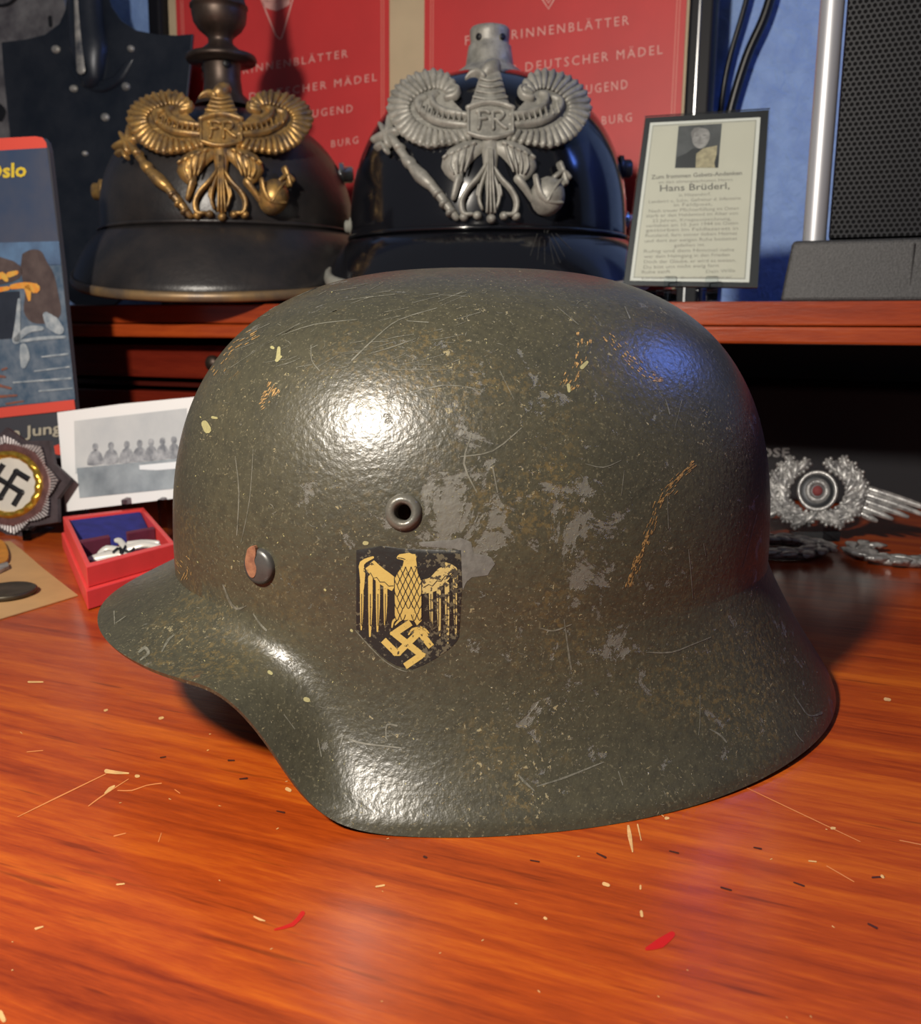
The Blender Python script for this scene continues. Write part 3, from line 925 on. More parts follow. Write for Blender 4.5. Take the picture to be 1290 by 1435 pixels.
spots = [([(287, 594), (291, 602)], [13, 15]), ([(298, 585), (304, 586)], [5, 4]), ([(391, 488), (390, 502)], [6, 9]), ([(381, 487), (383, 488)], [6, 5]),
         ([(388, 505), (394, 500)], [7, 4]), ([(428, 980), (431, 981)], [9, 9]), ([(511, 761), (514, 761)], [8, 7]), ([(377, 942), (380, 944)], [7, 6]),
         ([(492, 883), (493, 884)], [5, 5]), ([(455, 826), (456, 827)], [4, 4]), ([(796, 540), (797, 548)], [7, 6]), ([(815, 515), (822, 508)], [8, 6])]
for _k in range(260):
    x, y = rg.uniform(160, 1140), rg.uniform(395, 1150)
    if 495 < x < 650 and 760 < y < 945: continue
    if rg.random() < (x - 160) / 1500: continue
    r = rg.choice([.7, .9, 1.1, 1.4, 1.9])
    rr = ray(x, y); hit = helmet_bvh.ray_cast(Vector(CAM), Vector(rr / np.linalg.norm(rr)))
    if hit[0] is None or hit[0].y > HY: continue
    spots.append(([(x, y), (x + rg.uniform(-1, 1), y + rg.uniform(.5, 1.5))], [r, r]))
wear('paint_spots', M['spot_yellow'], spots, 'small pale yellow paint specks on the shell', .00013)

# ================================================================== spiked leather helmets
def superpt(C, F, S, a, b, th, rho, z):
    return C + S * (a * math.sin(th) * rho) + F * (b * math.cos(th) * rho) + ZD * z

def leather_helmet(name, label, px, Yc, front, a, b, br, zj, zt, leather, peak_mat, trim_mat, ext, nexp=2.35, seam_mat=None, side_out=.002, rest=.004, trim=1.0):
    F = np.array([front[0], front[1], 0.0]); F /= np.linalg.norm(F)
    S = np.array([-F[1], F[0], 0.0])
    if S[0] < 0: S = -S
    X = atY(px, 300, Yc)[0]
    C = np.array([X, Yc, SHELF_TOP])
    root = thing(name, C, label, 'helmet')
    mb = MB()
    rows = []
    nth = 72
    bb = lambda th: b if math.cos(th) > 0 else br
    for z in (.030, zj - .012, zj - .004):
        rows.append([superpt(C, F, S, a - .002, bb(2 * math.pi * j / nth) - .002, 2 * math.pi * j / nth, 1, z) for j in range(nth)])
    for i in range(33):
        t = math.pi / 2 * i / 32
        rho = max(math.cos(t), 0) ** (2 / nexp) if i < 32 else .003
        zz = zj + (zt - zj) * math.sin(t) ** (2 / nexp)
        rows.append([superpt(C, F, S, a, bb(2 * math.pi * j / nth), 2 * math.pi * j / nth, rho, zz) for j in range(nth)])
    mb.grid(rows, closed_u=True)
    mb.add(rows[-1], [tuple(range(nth))], True)
    skull = mb.build('skull', leather, root)
    md = skull.modifiers.new('thickness', 'SOLIDIFY'); md.thickness = .002; md.offset = -1
    # seam bead round the skull
    mb = MB()
    ring = [superpt(C, F, S, a + .0008, bb(2 * math.pi * j / 96) + .0008, 2 * math.pi * j / 96, 1, zj) for j in range(97)]
    mb.tube(ring, .0016, 8, caps=False)
    mb.build('seam', seam_mat or leather, root)
    # front peak and neck guard
    def peak(th0, th1, ex, zf, zs, pname):
        rows = []; edge = []
        n = 48
        mid = (th0 + th1) / 2
        for j in range(n + 1):
            th = th0 + (th1 - th0) * j / n
            q = (th - mid) / ((th1 - th0) / 2)          # -1..1
            k = max(0.0, 1 - q * q)
            e = side_out + ex * k ** .8
            zo = zs + (zf - zs) * k ** .62
            B = bb(th)
            row = []
            for i in range(9):
                t = i / 8
                # bend: first down, then out
                r = (1 - t) ** 2 * 0 + 2 * t * (1 - t) * .62 + t * t
                d = (1 - t) ** 2 * 0 + 2 * t * (1 - t) * .30 + t * t
                rr = e * r
                nd = S * (math.sin(th) / a) + F * (math.cos(th) / B); nd /= np.linalg.norm(nd)
                p = superpt(C, F, S, a, B, th, 1, 0) + nd * rr
                p = p + ZD * (zj - .002 + (zo - zj + .002) * d)
                row.append(p)
            rows.append(row); edge.append(row[-1])
        mb = MB(); mb.grid(rows)
        o = mb.build(pname, peak_mat, root)
        md = o.modifiers.new('thickness', 'SOLIDIFY'); md.thickness = .0022; md.offset = 0
        return o, edge
    pk, edge = peak(-math.radians(88), math.radians(88), ext, rest, zj - .010, 'front_peak')
    mb = MB()
    rows = []
    for i, p in enumerate(edge):
        rad = p - C; rad[2] = 0; rad /= np.linalg.norm(rad)
        row = []
        for k in range(9):
            an = 2 * math.pi * k / 8
            row.append(p + rad * (.0024 * trim * math.cos(an)) + ZD * (.0038 * trim * math.sin(an) + .0005))
        rows.append(row)
    mb.grid(rows)
    mb.build('peak_trim', trim_mat, pk)
    peak(math.radians(92), math.radians(268), .012, rest, zj - .010, 'neck_guard')
    return root, C, F, S, bb, pk

def side_knob(root, C, F, S, a, side, z, zj, zt, nexp, m, r=.008, ln=.012, name='side_rosette'):
    tau = max(0, (z - zj) / (zt - zj))
    rho = (1 - tau ** nexp) ** (1 / nexp)
    P = C + S * (side * (a * rho - .002)) + ZD * z + F * .01
    mb = MB()
    mb.lathe([(r * 1.15, 0), (r * 1.15, ln * .3), (r * .8, ln * .36), (r * .8, ln * .85), (r * .6, ln), (0, ln)], P, S * side, 24)
    return mb.build(name, m, root)

# ---- eagle plate, drawn once in the frame of a 1290x1008 drawing and laid on a curved sheet
def eagle(root, surf, tr, m, H=1.0):
    def T(p): return tr(p[0], p[1])
    k = abs(tr(100, 0)[0] - tr(0, 0)[0]) / 100.0
    def st(mb, pts, w, hgt, lift=0.0, **kw):
        ws = [x * k for x in w] if hasattr(w, '__len__') else w * k
        mb.stroke(surf, [T(p) for p in pts], ws, hgt * H, lift * H, **kw)
    mx = lambda p: (1412 - p[0], p[1])
    plate = MB()
    # shield with its arch is the plate everything else hangs on
    plate.slab(surf, [T(p) for p in [(600, 300), (650, 285), (710, 280), (770, 285), (832, 300), (838, 380), (830, 450), (770, 470), (710, 478), (650, 470), (592, 450), (590, 380)]], .004 * H, .006)
    st(plate, [(590, 316), (650, 292), (710, 284), (772, 292), (836, 316)], 26, .003, .004)
    st(plate, [(592, 450), (650, 470), (710, 478), (770, 470), (832, 450)], 22, .0025, .004)
    st(plate, [(594, 320), (594, 445)], 18, .002, .004)
    st(plate, [(834, 320), (834, 445)], 18, .002, .004)
    ep = plate.build('eagle_plate', m, root)
    # cypher FR on the shield
    mb = MB()
    st(mb, [(650, 335), (655, 390), (648, 425)], 20, .002, .004)
    st(mb, [(640, 335), (680, 328), (705, 340)], 16, .002, .004)
    st(mb, [(650, 375), (690, 370)], 14, .002, .004)
    st(mb, [(725, 335), (728, 425)], 20, .002, .004)
    st(mb, [(725, 335), (765, 330), (785, 350), (765, 375), (735, 378)], 16, .002, .004)
    st(mb, [(745, 380), (775, 410), (800, 425)], 16, .002, .004)
    mb.build('cypher', m, ep)
    # neck, head, beak, crown
    mb = MB()
    st(mb, [(716, 80), (714, 130), (712, 190), (711, 250), (711, 290)], [104, 136, 170, 210, 240], .0038)
    for y, w in ((150, 110), (184, 130), (218, 156), (252, 185)):
        st(mb, [(712 - w / 2, y - 6), (712, y + 8), (712 + w / 2, y - 6)], 10, .0009, .0034)
    mb.build('neck', m, ep)
    mb = MB()
    st(mb, [(742, 62), (712, 76), (682, 96)], [66, 82, 60], .007)
    st(mb, [(672, 122), (640, 102), (604, 104), (574, 126)], [38, 32, 24, 10], .006)
    st(mb, [(655, 140), (668, 128)], [14, 18], .004)
    mb.build('head', m, ep)
    # wings
    inner = [(566, 425), (500, 432), (440, 428), (380, 416), (330, 396), (290, 366), (262, 330), (252, 290), (270, 250), (308, 215), (350, 190), (400, 178), (440, 186), (470, 210)]
    outer = [(600, 466), (530, 492), (448, 502), (362, 516), (280, 488), (222, 452), (172, 384), (138, 304), (165, 212), (218, 150), (300, 106), (398, 86), (478, 112), (532, 184)]
    for flip in (False, True):
        fx = mx if flip else (lambda p: p)
        mb = MB()
        mb.slab(surf, [T(fx(p)) for p in (outer if not flip else outer) + [(480, 236), (560, 318), (600, 330)]], .0024 * H, .004)
        def dens(L, n):
            P, _ = smooth_line([np.array(p, float) for p in L], [1] * len(L), n); return P
        I, O = dens(inner, 2), dens(outer, 2)
        for i, (p, q) in enumerate(zip(I, O)):
            mid = (p + q) / 2
            st(mb, [fx(p), fx(mid), fx(q - (q - p) * .12)], [24, 40, 36], .0028, .0016, m=5, sub=3)
        st(mb, [fx(p) for p in [(596, 396), (500, 388), (420, 372), (350, 334), (312, 290), (318, 252), (352, 232)]], [34, 42, 46, 48, 46, 38, 24], .0042, .001)
        st(mb, [fx(p) for p in [(590, 346), (510, 336), (450, 320), (402, 284), (392, 240), (420, 216)]], [34, 40, 44, 42, 36, 22], .0048, .0015)
        for i in range(9):
            t = i / 8
            c = np.array([590 - 250 * t, 372 - 50 * t * t]); 
            st(mb, [fx((c[0], c[1] - 34)), fx((c[0] - 12, c[1] + 14))], 10, .0018, .0042)
        st(mb, [fx(p) for p in [(470, 250), (520, 236), (536, 196), (500, 176)]], [30, 28, 26, 18], .005, .001)
        mb.build('wing', m, ep)
    # thighs and talons
    for flip in (False, True):
        fx = mx if flip else (lambda p: p)
        mb = MB()
        st(mb, [fx(p) for p in [(660, 500), (590, 530), (530, 575), (500, 620), (530, 690)]], [70, 120, 150, 130, 60], .0055)
        for d in range(4):
            st(mb, [fx((620 - d * 38, 520 + d * 18)), fx((600 - d * 34, 590 + d * 14)), fx((575 - d * 20, 660 + d * 4))], [14, 18, 10], .002, .0045)
        for d in range(5):
            st(mb, [fx((630 - d * 38, 508 + d * 17)), fx((615 - d * 38, 516 + d * 18))], 20, .003, .004)
        st(mb, [fx(p) for p in ([(535, 690), (522, 740), (505, 800)] if not flip else [(545, 690), (500, 750), (462, 812)])], [48, 38, 28], .005)
        mb.build('leg', m, ep)
    # tail feathers and scrolls
    mb = MB()
    st(mb, [(712, 480), (712, 560), (714, 700), (716, 880)], [110, 90, 62, 40], .004)
    for dx in (-14, 0, 14):
        st(mb, [(712 + dx * .7, 540), (713 + dx, 720), (716 + dx * 1.6, 880)], 14, .0025, .0032)
    for flip in (False, True):
        fx = mx if flip else (lambda p: p)
        st(mb, [fx(p) for p in [(690, 610), (640, 690), (585, 750), (552, 820), (565, 885), (610, 888)]], [22, 30, 32, 34, 34, 26], .0045)
        st(mb, [fx(p) for p in [(694, 640), (664, 720), (650, 800), (668, 860)]], [18, 24, 24, 18], .004)
        st(mb, [fx(p) for p in [(650, 730), (640, 780), (658, 800)]], [20, 22, 16], .004)
    for c, r in (((565, 905), 26), ((640, 896), 26), ((718, 914), 28), ((790, 898), 26), ((858, 900), 26)):
        mb.blob(surf, T(c), r * k, r * k, .0045 * H)
    mb.build('tail', m, ep)
    # sceptre with its small eagle head
    mb = MB()
    st(mb, [(150, 440), (200, 520), (250, 590)], [40, 52, 44], .005)
    st(mb, [(250, 590), (262, 604)], [72, 72], .0055)
    st(mb, [(262, 604), (320, 672), (380, 726)], [52, 84, 62], .006)
    st(mb, [(378, 724), (440, 800), (520, 908)], [58, 54, 40], .005)
    for c in ((420, 776), (456, 832), (492, 880), (208, 520)):
        mb.blob(surf, T(c), 32 * k, 22 * k, .007 * H, rot=-.8)
    st(mb, [(60, 474), (120, 446), (186, 424)], [34, 46, 40], .005)
    st(mb, [(96, 384), (128, 440), (140, 500)], [26, 42, 34], .005)
    st(mb, [(150, 346), (146, 400), (140, 440)], [26, 34, 36], .005)
    st(mb, [(76, 520), (110, 500), (134, 540)], [26, 34, 28], .005)
    mb.build('sceptre', m, ep)
    # orb with cross
    mb = MB()
    mb.blob(surf, T((1030, 790)), 92 * k, 112 * k, .013 * H, 0, 18)
    st(mb, [(945, 700), (960, 770), (1000, 830), (1080, 838)], [26, 30, 32, 22], .004, .0085)
    st(mb, [(1000, 830), (1040, 760), (1075, 720)], [20, 24, 18], .004, .0095)
    st(mb, [(1062, 690), (1110, 658), (1146, 690)], [30, 34, 30], .005, .001)
    st(mb, [(1096, 612), (1112, 656), (1128, 720)], [32, 28, 30], .005, .001)
    mb.build('orb', m, ep)
    return ep

# ---- left helmet with brass plate and spike
LY = .82
La, Lb, Lzj, Lzt = .1045, .112, .060, .158
ph1, C1, F1, S1, bb1, pk1 = leather_helmet('spiked_helmet', 'aged black leather spiked helmet with brass eagle plate on the shelf',
    322, LY, (.10, -1), La, Lb, .100, Lzj, Lzt, M['aged_leather'], M['aged_leather'], M['brass_dull'], .040)
surf1 = para_surf(C1 + F1 * (Lb + .003) + ZD * (Lzj + .004), F1, 4.6, 4.4, .2)
eagle(ph1, surf1, lambda x, y: (150 + (x * .973 - 5) * .2326, 110 + ((y + max(0, 260 - y) * .22) * .94 - 25) * .2326), M['brass'])
k1 = LY * 1.0 / FPX
def pxprof(prof, Y):
    """profile given as (y pixel, radius pixel) -> (radius, height) at depth Y"""
    out = []
    for py, r in prof:
        z = zat(py, Y)
        dep = Y * CP - (z - CAMZ) * SP
        out.append((r * dep / FPX, z))
    return out
SX = atY(309, 60, LY)[0]
pr = pxprof([(150, 40), (139, 34), (132, 27), (110, 25), (92, 26), (89, 27), (88, 47), (84, 49), (79, 47), (76, 36), (70, 26), (62, 17), (54, 17), (49, 22), (42, 30), (32, 36), (20, 38), (13, 38), (12, 40), (9, 40), (8, 38), (-4, 35), (-16, 25), (-24, 19), (-30, 18), (-34, 21), (-40, 17), (-120, 9), (-180, 1.5), (-181, 0)], LY)
mb = MB(); mb.lathe(pr, (SX, LY, 0), (0, 0, 1), 48)
spike = mb.build('spike', M['bronze'], ph1)
for hx in (283, 323):
    mb = MB()
    Pc = atY(hx, 95, LY); dirv = Pc - np.array([SX, LY, Pc[2]]); rr = .0150
    ang = math.asin(max(-1, min(1, dirv[0] / rr)))
    nrm = np.array([math.sin(ang), -math.cos(ang), 0])
    mb.lathe([(.0034, -.002), (.0034, .0006), (0, .0004)], np.array([SX, LY, Pc[2]]) + nrm * .0155, nrm, 16)
    mb.build('vent_hole', M['black'], spike)
side_knob(ph1, C1, F1, S1, La, 1, .108, Lzj, Lzt, 2.35, M['steel'], .0085, .012)
side_knob(ph1, C1, F1, S1, La, -1, .092, Lzj, Lzt, 2.35, M['brass'], .0085, .010)
side_knob(ph1, C1, F1, S1, La, 1, .068, Lzj, Lzt, 2.35, M['steel'], .0055, .006, 'strap_button')

# ---- right helmet with grey plate, its spike missing
RY = .76
Ra, Rb, Rzj, Rzt = .1085, .112, .050, .172
ph2, C2, F2, S2, bb2, pk2 = leather_helmet('spike_base_helmet', 'glossy black leather helmet with grey eagle plate and no spike',
    684, RY, (-.03, -1), Ra, Rb, .098, Rzj, Rzt, M['patent'], M['patent'], M['trim_grey'], .032, 2.35, side_out=.005, trim=1.5)
surf2 = para_surf(C2 + F2 * (Rb + .003) + ZD * (Rzj + .004), F2, 4.6, 3.9, .2)
eagle(ph2, surf2, lambda x, y: (510 + x * .248, 80 + y * .248), M['pewter'])
SX2 = atY(686, 60, RY)[0]
pr = pxprof([(112, 52), (103, 46), (97, 38), (93, 34), (88, 33), (66, 30), (64, 27), (60, 27), (50, 28), (43, 28), (40, 26), (38, 20), (37, 0)], RY)
mb = MB(); mb.lathe(pr, (SX2, RY, 0), (0, 0, 1), 48)
fin = mb.build('spike_base', M['pewter'], ph2)
fr = pxprof([(56, 28)], RY)[0]
for hx in (670, 703):
    Pc = atY(hx, 58, RY)
    ang = math.asin(max(-1, min(1, (Pc[0] - SX2) / fr[0])))
    nrm = np.array([math.sin(ang), -math.cos(ang), 0])
    mb = MB()
    mb.lathe([(.0024, -.002), (.0024, .0005), (0, .0004)], np.array([SX2, RY, Pc[2]]) + nrm * fr[0], nrm, 16)
    mb.build('vent_hole', M['black'], fin)
side_knob(ph2, C2, F2, S2, Ra, 1, .102, Rzj, Rzt, 2.35, M['cockade_dark'], .0085, .010)
side_knob(ph2, C2, F2, S2, Ra, 1, .064, Rzj, Rzt, 2.35, M['steel'], .006, .007, 'strap_button')
side_knob(ph2, C2, F2, S2, Ra, -1, .060, Rzj, Rzt, 2.35, M['trim_grey'], .006, .006, 'strap_button')
# fine scratches on its peak
peak_bvh_pts = [tuple(v.co[:]) for v in pk2.data.vertices]
pb = BVHTree.FromPolygons([Vector(np.array(p) + BASE[pk2]) for p in peak_bvh_pts], [tuple(p.vertices) for p in pk2.data.polygons])
def peak_surf(px, py):
    r = ray(px, py)
    h_ = pb.ray_cast(Vector(CAM), Vector(r / np.linalg.norm(r)))
    if h_[0] is None: h_ = pb.find_nearest(Vector(CAM + r * (RY - .12)))
    P, N = np.array(h_[0]), np.array(h_[1])
    if np.dot(N, CAM - P) < 0: N = -N
    return P, N
mb = MB()
for x0, y0, x1, y1 in [(757, 322, 752, 366), (762, 325, 762, 372), (766, 326, 775, 372), (772, 330, 790, 362), (778, 330, 800, 352), (752, 330, 742, 360), (768, 334, 784, 370)]:
    mb.stroke(peak_surf, [(x0, y0), (x1, y1)], [1.2, .6], 0, .0013, m=2, sub=3, flat=True)
tag(mb.build('peak_scratches', M['rivet'], pk2, fix=False), 'fan of thin scratches on the black peak', kind='stuff')

# ================================================================== framed red prints behind the helmets
FV = .268
fsurf = hutch_plane(FV, math.radians(2.0), SHELF_TOP)
def fu(px, py):                                       # u coordinate on the frame's plane
    P, _ = fsurf(px, py); return float(np.dot(P - HO, UD))
uL, uR = fu(222, 30), fu(1000, 80)
frame = thing('picture_frame', hw((uL + uR) / 2, FV, SHELF_TOP), 'wide black picture frame holding two red title pages behind the helmets', 'picture frame')
TOPZ = .52
nP = np.array(fsurf(600, 200)[1]); upP = np.cross(UD, -nP); upP = upP / np.linalg.norm(upP)
if upP[2] < 0: upP = -upP
O_ = fsurf(645, 440)[0]
O_ = O_ - UD * np.dot(O_ - HO, UD); O_ = O_ + upP * ((SHELF_TOP - O_[2]) / upP[2])     # on the shelf at u = 0
def fbox(mb, u0, u1, h0, h1, d0, d1):
    return mb.box(O_ + UD * u0 + upP * h0 + nP * d0, UD * (u1 - u0), upP * (h1 - h0), nP * (d1 - d0))
HT = .34
bw = .020
mb = MB(); fbox(mb, uL, uR, 0.0, HT, -.014, -.004)
mb.build('backing_mat', M['cream'], frame)
u1in, u2in = fu(233, 30), fu(964, 80)
for nm, a in (('frame_side', (uL - .006, u1in, 0, HT)), ('frame_side', (u2in, uR, 0, HT)), ('frame_rail', (u1in, u2in, 0, .012)), ('frame_rail', (u1in, u2in, HT - .018, HT))):
    mb = MB(); fbox(mb, a[0], a[1], a[2], a[3], -.016, .010)
    o = mb.build(nm, M['frame_black'], frame, bevel=.003, segs=3)
    if a[0] == u2in:
        mb = MB(); fbox(mb, u2in + .0075, u2in + .0105, 0, HT, .009, .0112)
        mb.build('silver_edge', M['steel'], o, bevel=.001)
def page(ppx0, ppx1, lines, ends, emblem):
    a0, a1 = fu(ppx0, 120), fu(ppx1, 120)
    mb = MB(); fbox(mb, a0, a1, .014, HT - .02, -.0039, -.0030)
    pg = mb.build('red_page', M['red_print'], frame)
    for off in (.006, .0085):
        for c in (a0 + off, a1 - off):
            mb = MB(); fbox(mb, c, c + .0009, .02, HT - .03, -.003, -.0028)
            mb.build('border_line', M['red_line'], pg)
    for s_, p0, p1, cap in lines:
        mb = MB()
        text_mb(mb, s_, fsurf, p0, p1, cap, -.0027, .0, 1.35)
        mb.build('text_line', M['pale_ink'], pg, fix=False)
    mb = MB()
    for pts, w in emblem:
        mb.stroke(fsurf, pts, w, 0, -.0027, m=2, sub=2, flat=True)
    mb.build('emblem_tip', M['pale_ink'], pg, fix=False)
    return pg
page(592, 955, [('FÜHRERINNENBLÄTTER', (650, 62), (880, 33), 13), ('BUND DEUTSCHER MÄDEL', (668, 108), (927, 74), 13),
                ('JUGEND', (812, 132), (878, 123), 13), ('BURG', (842, 174), (884, 169), 12)], None,
     [([(752, -20), (767, 11), (782, -22)], [2, 2, 2]), ([(757, -22), (767, 3), (777, -22)], [2, 2, 2])])
page(248, 543, [('FÜHRERINNENBLÄTTER', (280, 112), (485, 79), 11), ('BUND DEUTSCHER MÄDEL', (285, 150), (526, 112), 11),
                ('JUGEND', (428, 165), (492, 156), 11), ('BURG', (462, 206), (500, 200), 10)], None,
     [([(361, -10), (384, 48), (392, 52)], [2, 2, 2]), ([(410, -10), (396, 40), (392, 52)], [2, 2, 2]), ([(370, 4), (385, 8), (400, 2)], [10, 12, 9]), ([(372, -6), (400, -8)], [16, 16])])
mb = MB(); fbox(mb, u1in - .001, u2in + .001, .010, HT - .016, .0015, .0030)
mb.build('glass_pane', M['glass'], frame)

# ================================================================== memorial card in its clear holder
csurf = plane_surf(atY(966, 402, .605), np.array([-math.sin(.23) * math.cos(.22), -math.cos(.23) * math.cos(.22), math.sin(.22)]))
def cq(pts): return pts
TL, TR_, BR, BL = (904, 165), (1077, 154), (1061, 403), (873, 400)
def bil(s, t):
    """s across, t down, over the holder's face"""
    return ((TL[0] * (1 - s) + TR_[0] * s) * (1 - t) + (BL[0] * (1 - s) + BR[0] * s) * t,
            (TL[1] * (1 - s) + TR_[1] * s) * (1 - t) + (BL[1] * (1 - s) + BR[1] * s) * t)
card = thing('memorial_card', csurf(966, 402)[0], 'printed ivory memorial card with a small portrait, in a clear holder', 'card')
mb = MB(); mb.slab(csurf, [TL, TR_, BR, BL], .0, .003)
holder = mb.build('holder_back', M['black'], card)
mb = MB(); mb.slab(csurf, [bil(-.006, -.002), bil(1.006, -.002), bil(1.006, 1.002), bil(-.006, 1.002)], .0022, .0016)
mb.build('acrylic_front', M['acrylic'], card)
mb = MB()
mb.slab(csurf, [bil(.045, .033), bil(.935, .040), bil(.935, .972), bil(.045, .972)], .00035, .0003)
paper = mb.build('card_paper', M['card_edge'], card)
mb = MB(); mb.poly(csurf, [bil(.068, .050), bil(.905, .054), bil(.905, .955), bil(.068, .955)], .00042)
mb.build('print_border', M['card_line'], paper, fix=False)
mb = MB(); mb.poly(csurf, [bil(.075, .056), bil(.897, .060), bil(.897, .949), bil(.075, .949)], .00048)
mb.build('print_field', M['card'], paper, fix=False)
def cz(x, y): return (860 + x / 5.125, 140 + y / 5.125)
ph = MB(); ph.poly(csurf, [cz(463, 190), cz(775, 172), cz(748, 490), cz(437, 492)], .00054)
portrait = ph.build('portrait', M['g2'], paper, fix=False)
mb = MB(); mb.poly(csurf, [cz(440, 490), cz(450, 415), cz(520, 385), cz(565, 350), cz(600, 350), cz(680, 350), cz(740, 395), cz(752, 420), cz(748, 490)], .00058)
mb.build('uniform', M['g1'], portrait, fix=False)
mb = MB(); mb.poly(csurf, [cz(585, 490), cz(590, 390), cz(640, 350), cz(740, 330), cz(735, 400), cz(720, 450), cz(725, 490)], .00062)
mb.build('stain', M['g4'], portrait, fix=False)
mb = MB(); mb.poly(csurf, [cz(560, 250), cz(570, 220), cz(620, 205), cz(670, 215), cz(688, 250), cz(678, 300), cz(650, 340), cz(615, 352), cz(580, 335), cz(562, 300)], .00064, sub=3)
mb.build('face', M['g3'], portrait, fix=False)
mb = MB()
mb.poly(csurf, [cz(555, 270), cz(552, 235), cz(575, 205), cz(620, 195), cz(600, 225), cz(575, 240), cz(568, 280)], .00067)
mb.stroke(csurf, [cz(584, 262), cz(602, 260)], 1.8, 0, .00068, m=2, flat=True)
mb.stroke(csurf, [cz(640, 258), cz(658, 256)], 1.8, 0, .00068, m=2, flat=True)
mb.stroke(csurf, [cz(606, 316), cz(622, 314), cz(636, 316)], 1.2, 0, .00068, m=2, flat=True)
mb.stroke(csurf, [cz(620, 265), cz(616, 292)], 1.5, 0, .00068, m=2, flat=True)
mb.build('features', M['g5'], portrait, fix=False)
def ctext(items, m, bold):
    mb = MB()
    for s_, x0, y0, x1, y1, cap in items:
        text_mb(mb, s_, csurf, cz(x0, y0), cz(x1, y1), cap / 5.125, .00056, bold)
    return mb.build('printed_text', m, paper, fix=False)
ctext([('Zum frommen Gebets-Andenken', 268, 572, 918, 540, 30), ('Hans Brüderl,', 330, 660, 830, 640, 46)], M['ink'], .012)
ctext([('an den ehrengeachteten Herrn', 320, 604, 850, 585, 22), ('in Hitzendorf,', 465, 698, 695, 688, 24), ('Landwirt u. Sohn, Gefreiter d. Infanterie', 250, 745, 910, 718, 24),
       ('in Feldpost,', 430, 768, 705, 760, 24), ('Nach treuer Pflichterfüllung im Osten', 250, 812, 895, 790, 24), ('starb er den Heldentod im Alter von', 232, 846, 890, 826, 24),
       ('22 Jahren, Kriegsauszeichnung,', 275, 880, 840, 865, 22), ('verliehen am 10. Juni 1944 im Osten', 228, 918, 890, 896, 24), ('gestorben im Feldlazarett in', 228, 950, 890, 935, 24),
       ('Russland, fern seiner lieben Heimat', 226, 988, 885, 970, 24), ('und dort zur ewigen Ruhe bestattet', 220, 1026, 885, 1008, 24), ('gefallen ist.', 430, 1058, 655, 1050, 22),
       ('Ruhig und dem Himmel nahe', 215, 1100, 865, 1088, 24), ('war dein Heimgang in den Frieden', 215, 1138, 830, 1124, 24), ('Doch der Glaube, er wird es weisen,', 215, 1176, 875, 1164, 24),
       ('Du bist uns nicht ewig fern', 212, 1214, 750, 1202, 24), ('Ruhe sanft', 200, 1250, 405, 1244, 24), ('Dein Wille', 660, 1246, 870, 1238, 24), ('Druck der Buchdruckerei', 200, 1290, 840, 1280, 16)], M['ink_soft'], .004)
for x in (935, 992):
    mb = MB()
    P, _ = csurf(x, 397)
    mb.box(np.array([P[0] - .004, P[1] - .010, SHELF_TOP + .0003]), (.008, 0, 0), (0, .026, 0), (0, 0, P[2] - SHELF_TOP - .0042))
    mb.box(np.array([P[0] - .004, P[1] - .010, P[2] - .006]), (.008, 0, 0), (0, .003, 0), (0, 0, .010))
    tag(mb.build('stand_foot', M['acrylic'], card, bevel=.0008), 'clear acrylic foot under the card')
P, _ = csurf(966, 330)
mb = MB(); mb.box(np.array([P[0] - .012, P[1] + .012, SHELF_TOP + .0003]), (.024, 0, 0), (0, .003, 0), (0, 0, .055))
mb.build('stand_back', M['acrylic'], card, bevel=.0006)

# ================================================================== speaker with perforated front on the shelf
SV = .035
ssurf = hutch_plane(SV, 0, SHELF_TOP)
bL = float(np.dot(ssurf(1104, 380)[0] - HO, UD))
bz = ssurf(1104, 337)[0][2]
spk = thing('tower_speaker', hw(bL + .1, SV + .05, SHELF_TOP), 'black tower speaker with perforated front and silver rod on the shelf', 'speaker')
mb = MB()
b0 = [hw(bL - .0035, SV, SHELF_TOP), hw(bL + .20, SV, SHELF_TOP), hw(bL + .20, SV + .13, SHELF_TOP), hw(bL - .0035, SV + .13, SHELF_TOP)]
b1 = [hw(bL + .001, SV + .004, bz), hw(bL + .20, SV + .004, bz), hw(bL + .20, SV + .125, bz), hw(bL + .001, SV + .125, bz)]
mb.add(b0 + b1, [(0, 3, 2, 1), (4, 5, 6, 7), (0, 1, 5, 4), (1, 2, 6, 5), (2, 3, 7, 6), (3, 0, 4, 7)])
sb = mb.build('base', M['plastic'], spk, bevel=.0025, segs=3)
P, _ = ssurf(1278, 360)
gu = float(np.dot(P - HO, UD))
mb = MB(); mb.hbox(gu, gu + .0006, SV + .001, SV + .003, SHELF_TOP + .003, bz - .003)
mb.build('panel_gap', M['black'], sb)
rs = hutch_plane(SV + .016, 0, SHELF_TOP)
A, B = rs(1141, 334)[0], rs(1166, 0)[0]
ru = float(np.dot((A + B) / 2 - HO, UD))
mb = MB(); mb.lathe([(.0068, bz - .002), (.0068, .48), (.006, .482), (0, .482)], hw(ru, SV + .016, 0), (0, 0, 1), 32)
mb.build('silver_rod', M['alu'], spk)
mb = MB(); mb.hbox(ru + .008, ru + .19, SV + .018, SV + .075, bz + .0005, .478)
body = mb.build('cabinet', M['frame_black'], spk, bevel=.003, segs=3)
mb = MB(); mb.hbox(ru + .009, ru + .189, SV + .0155, SV + .0178, bz + .002, .474)
mb.build('perforated_grille', M['grille'], body)

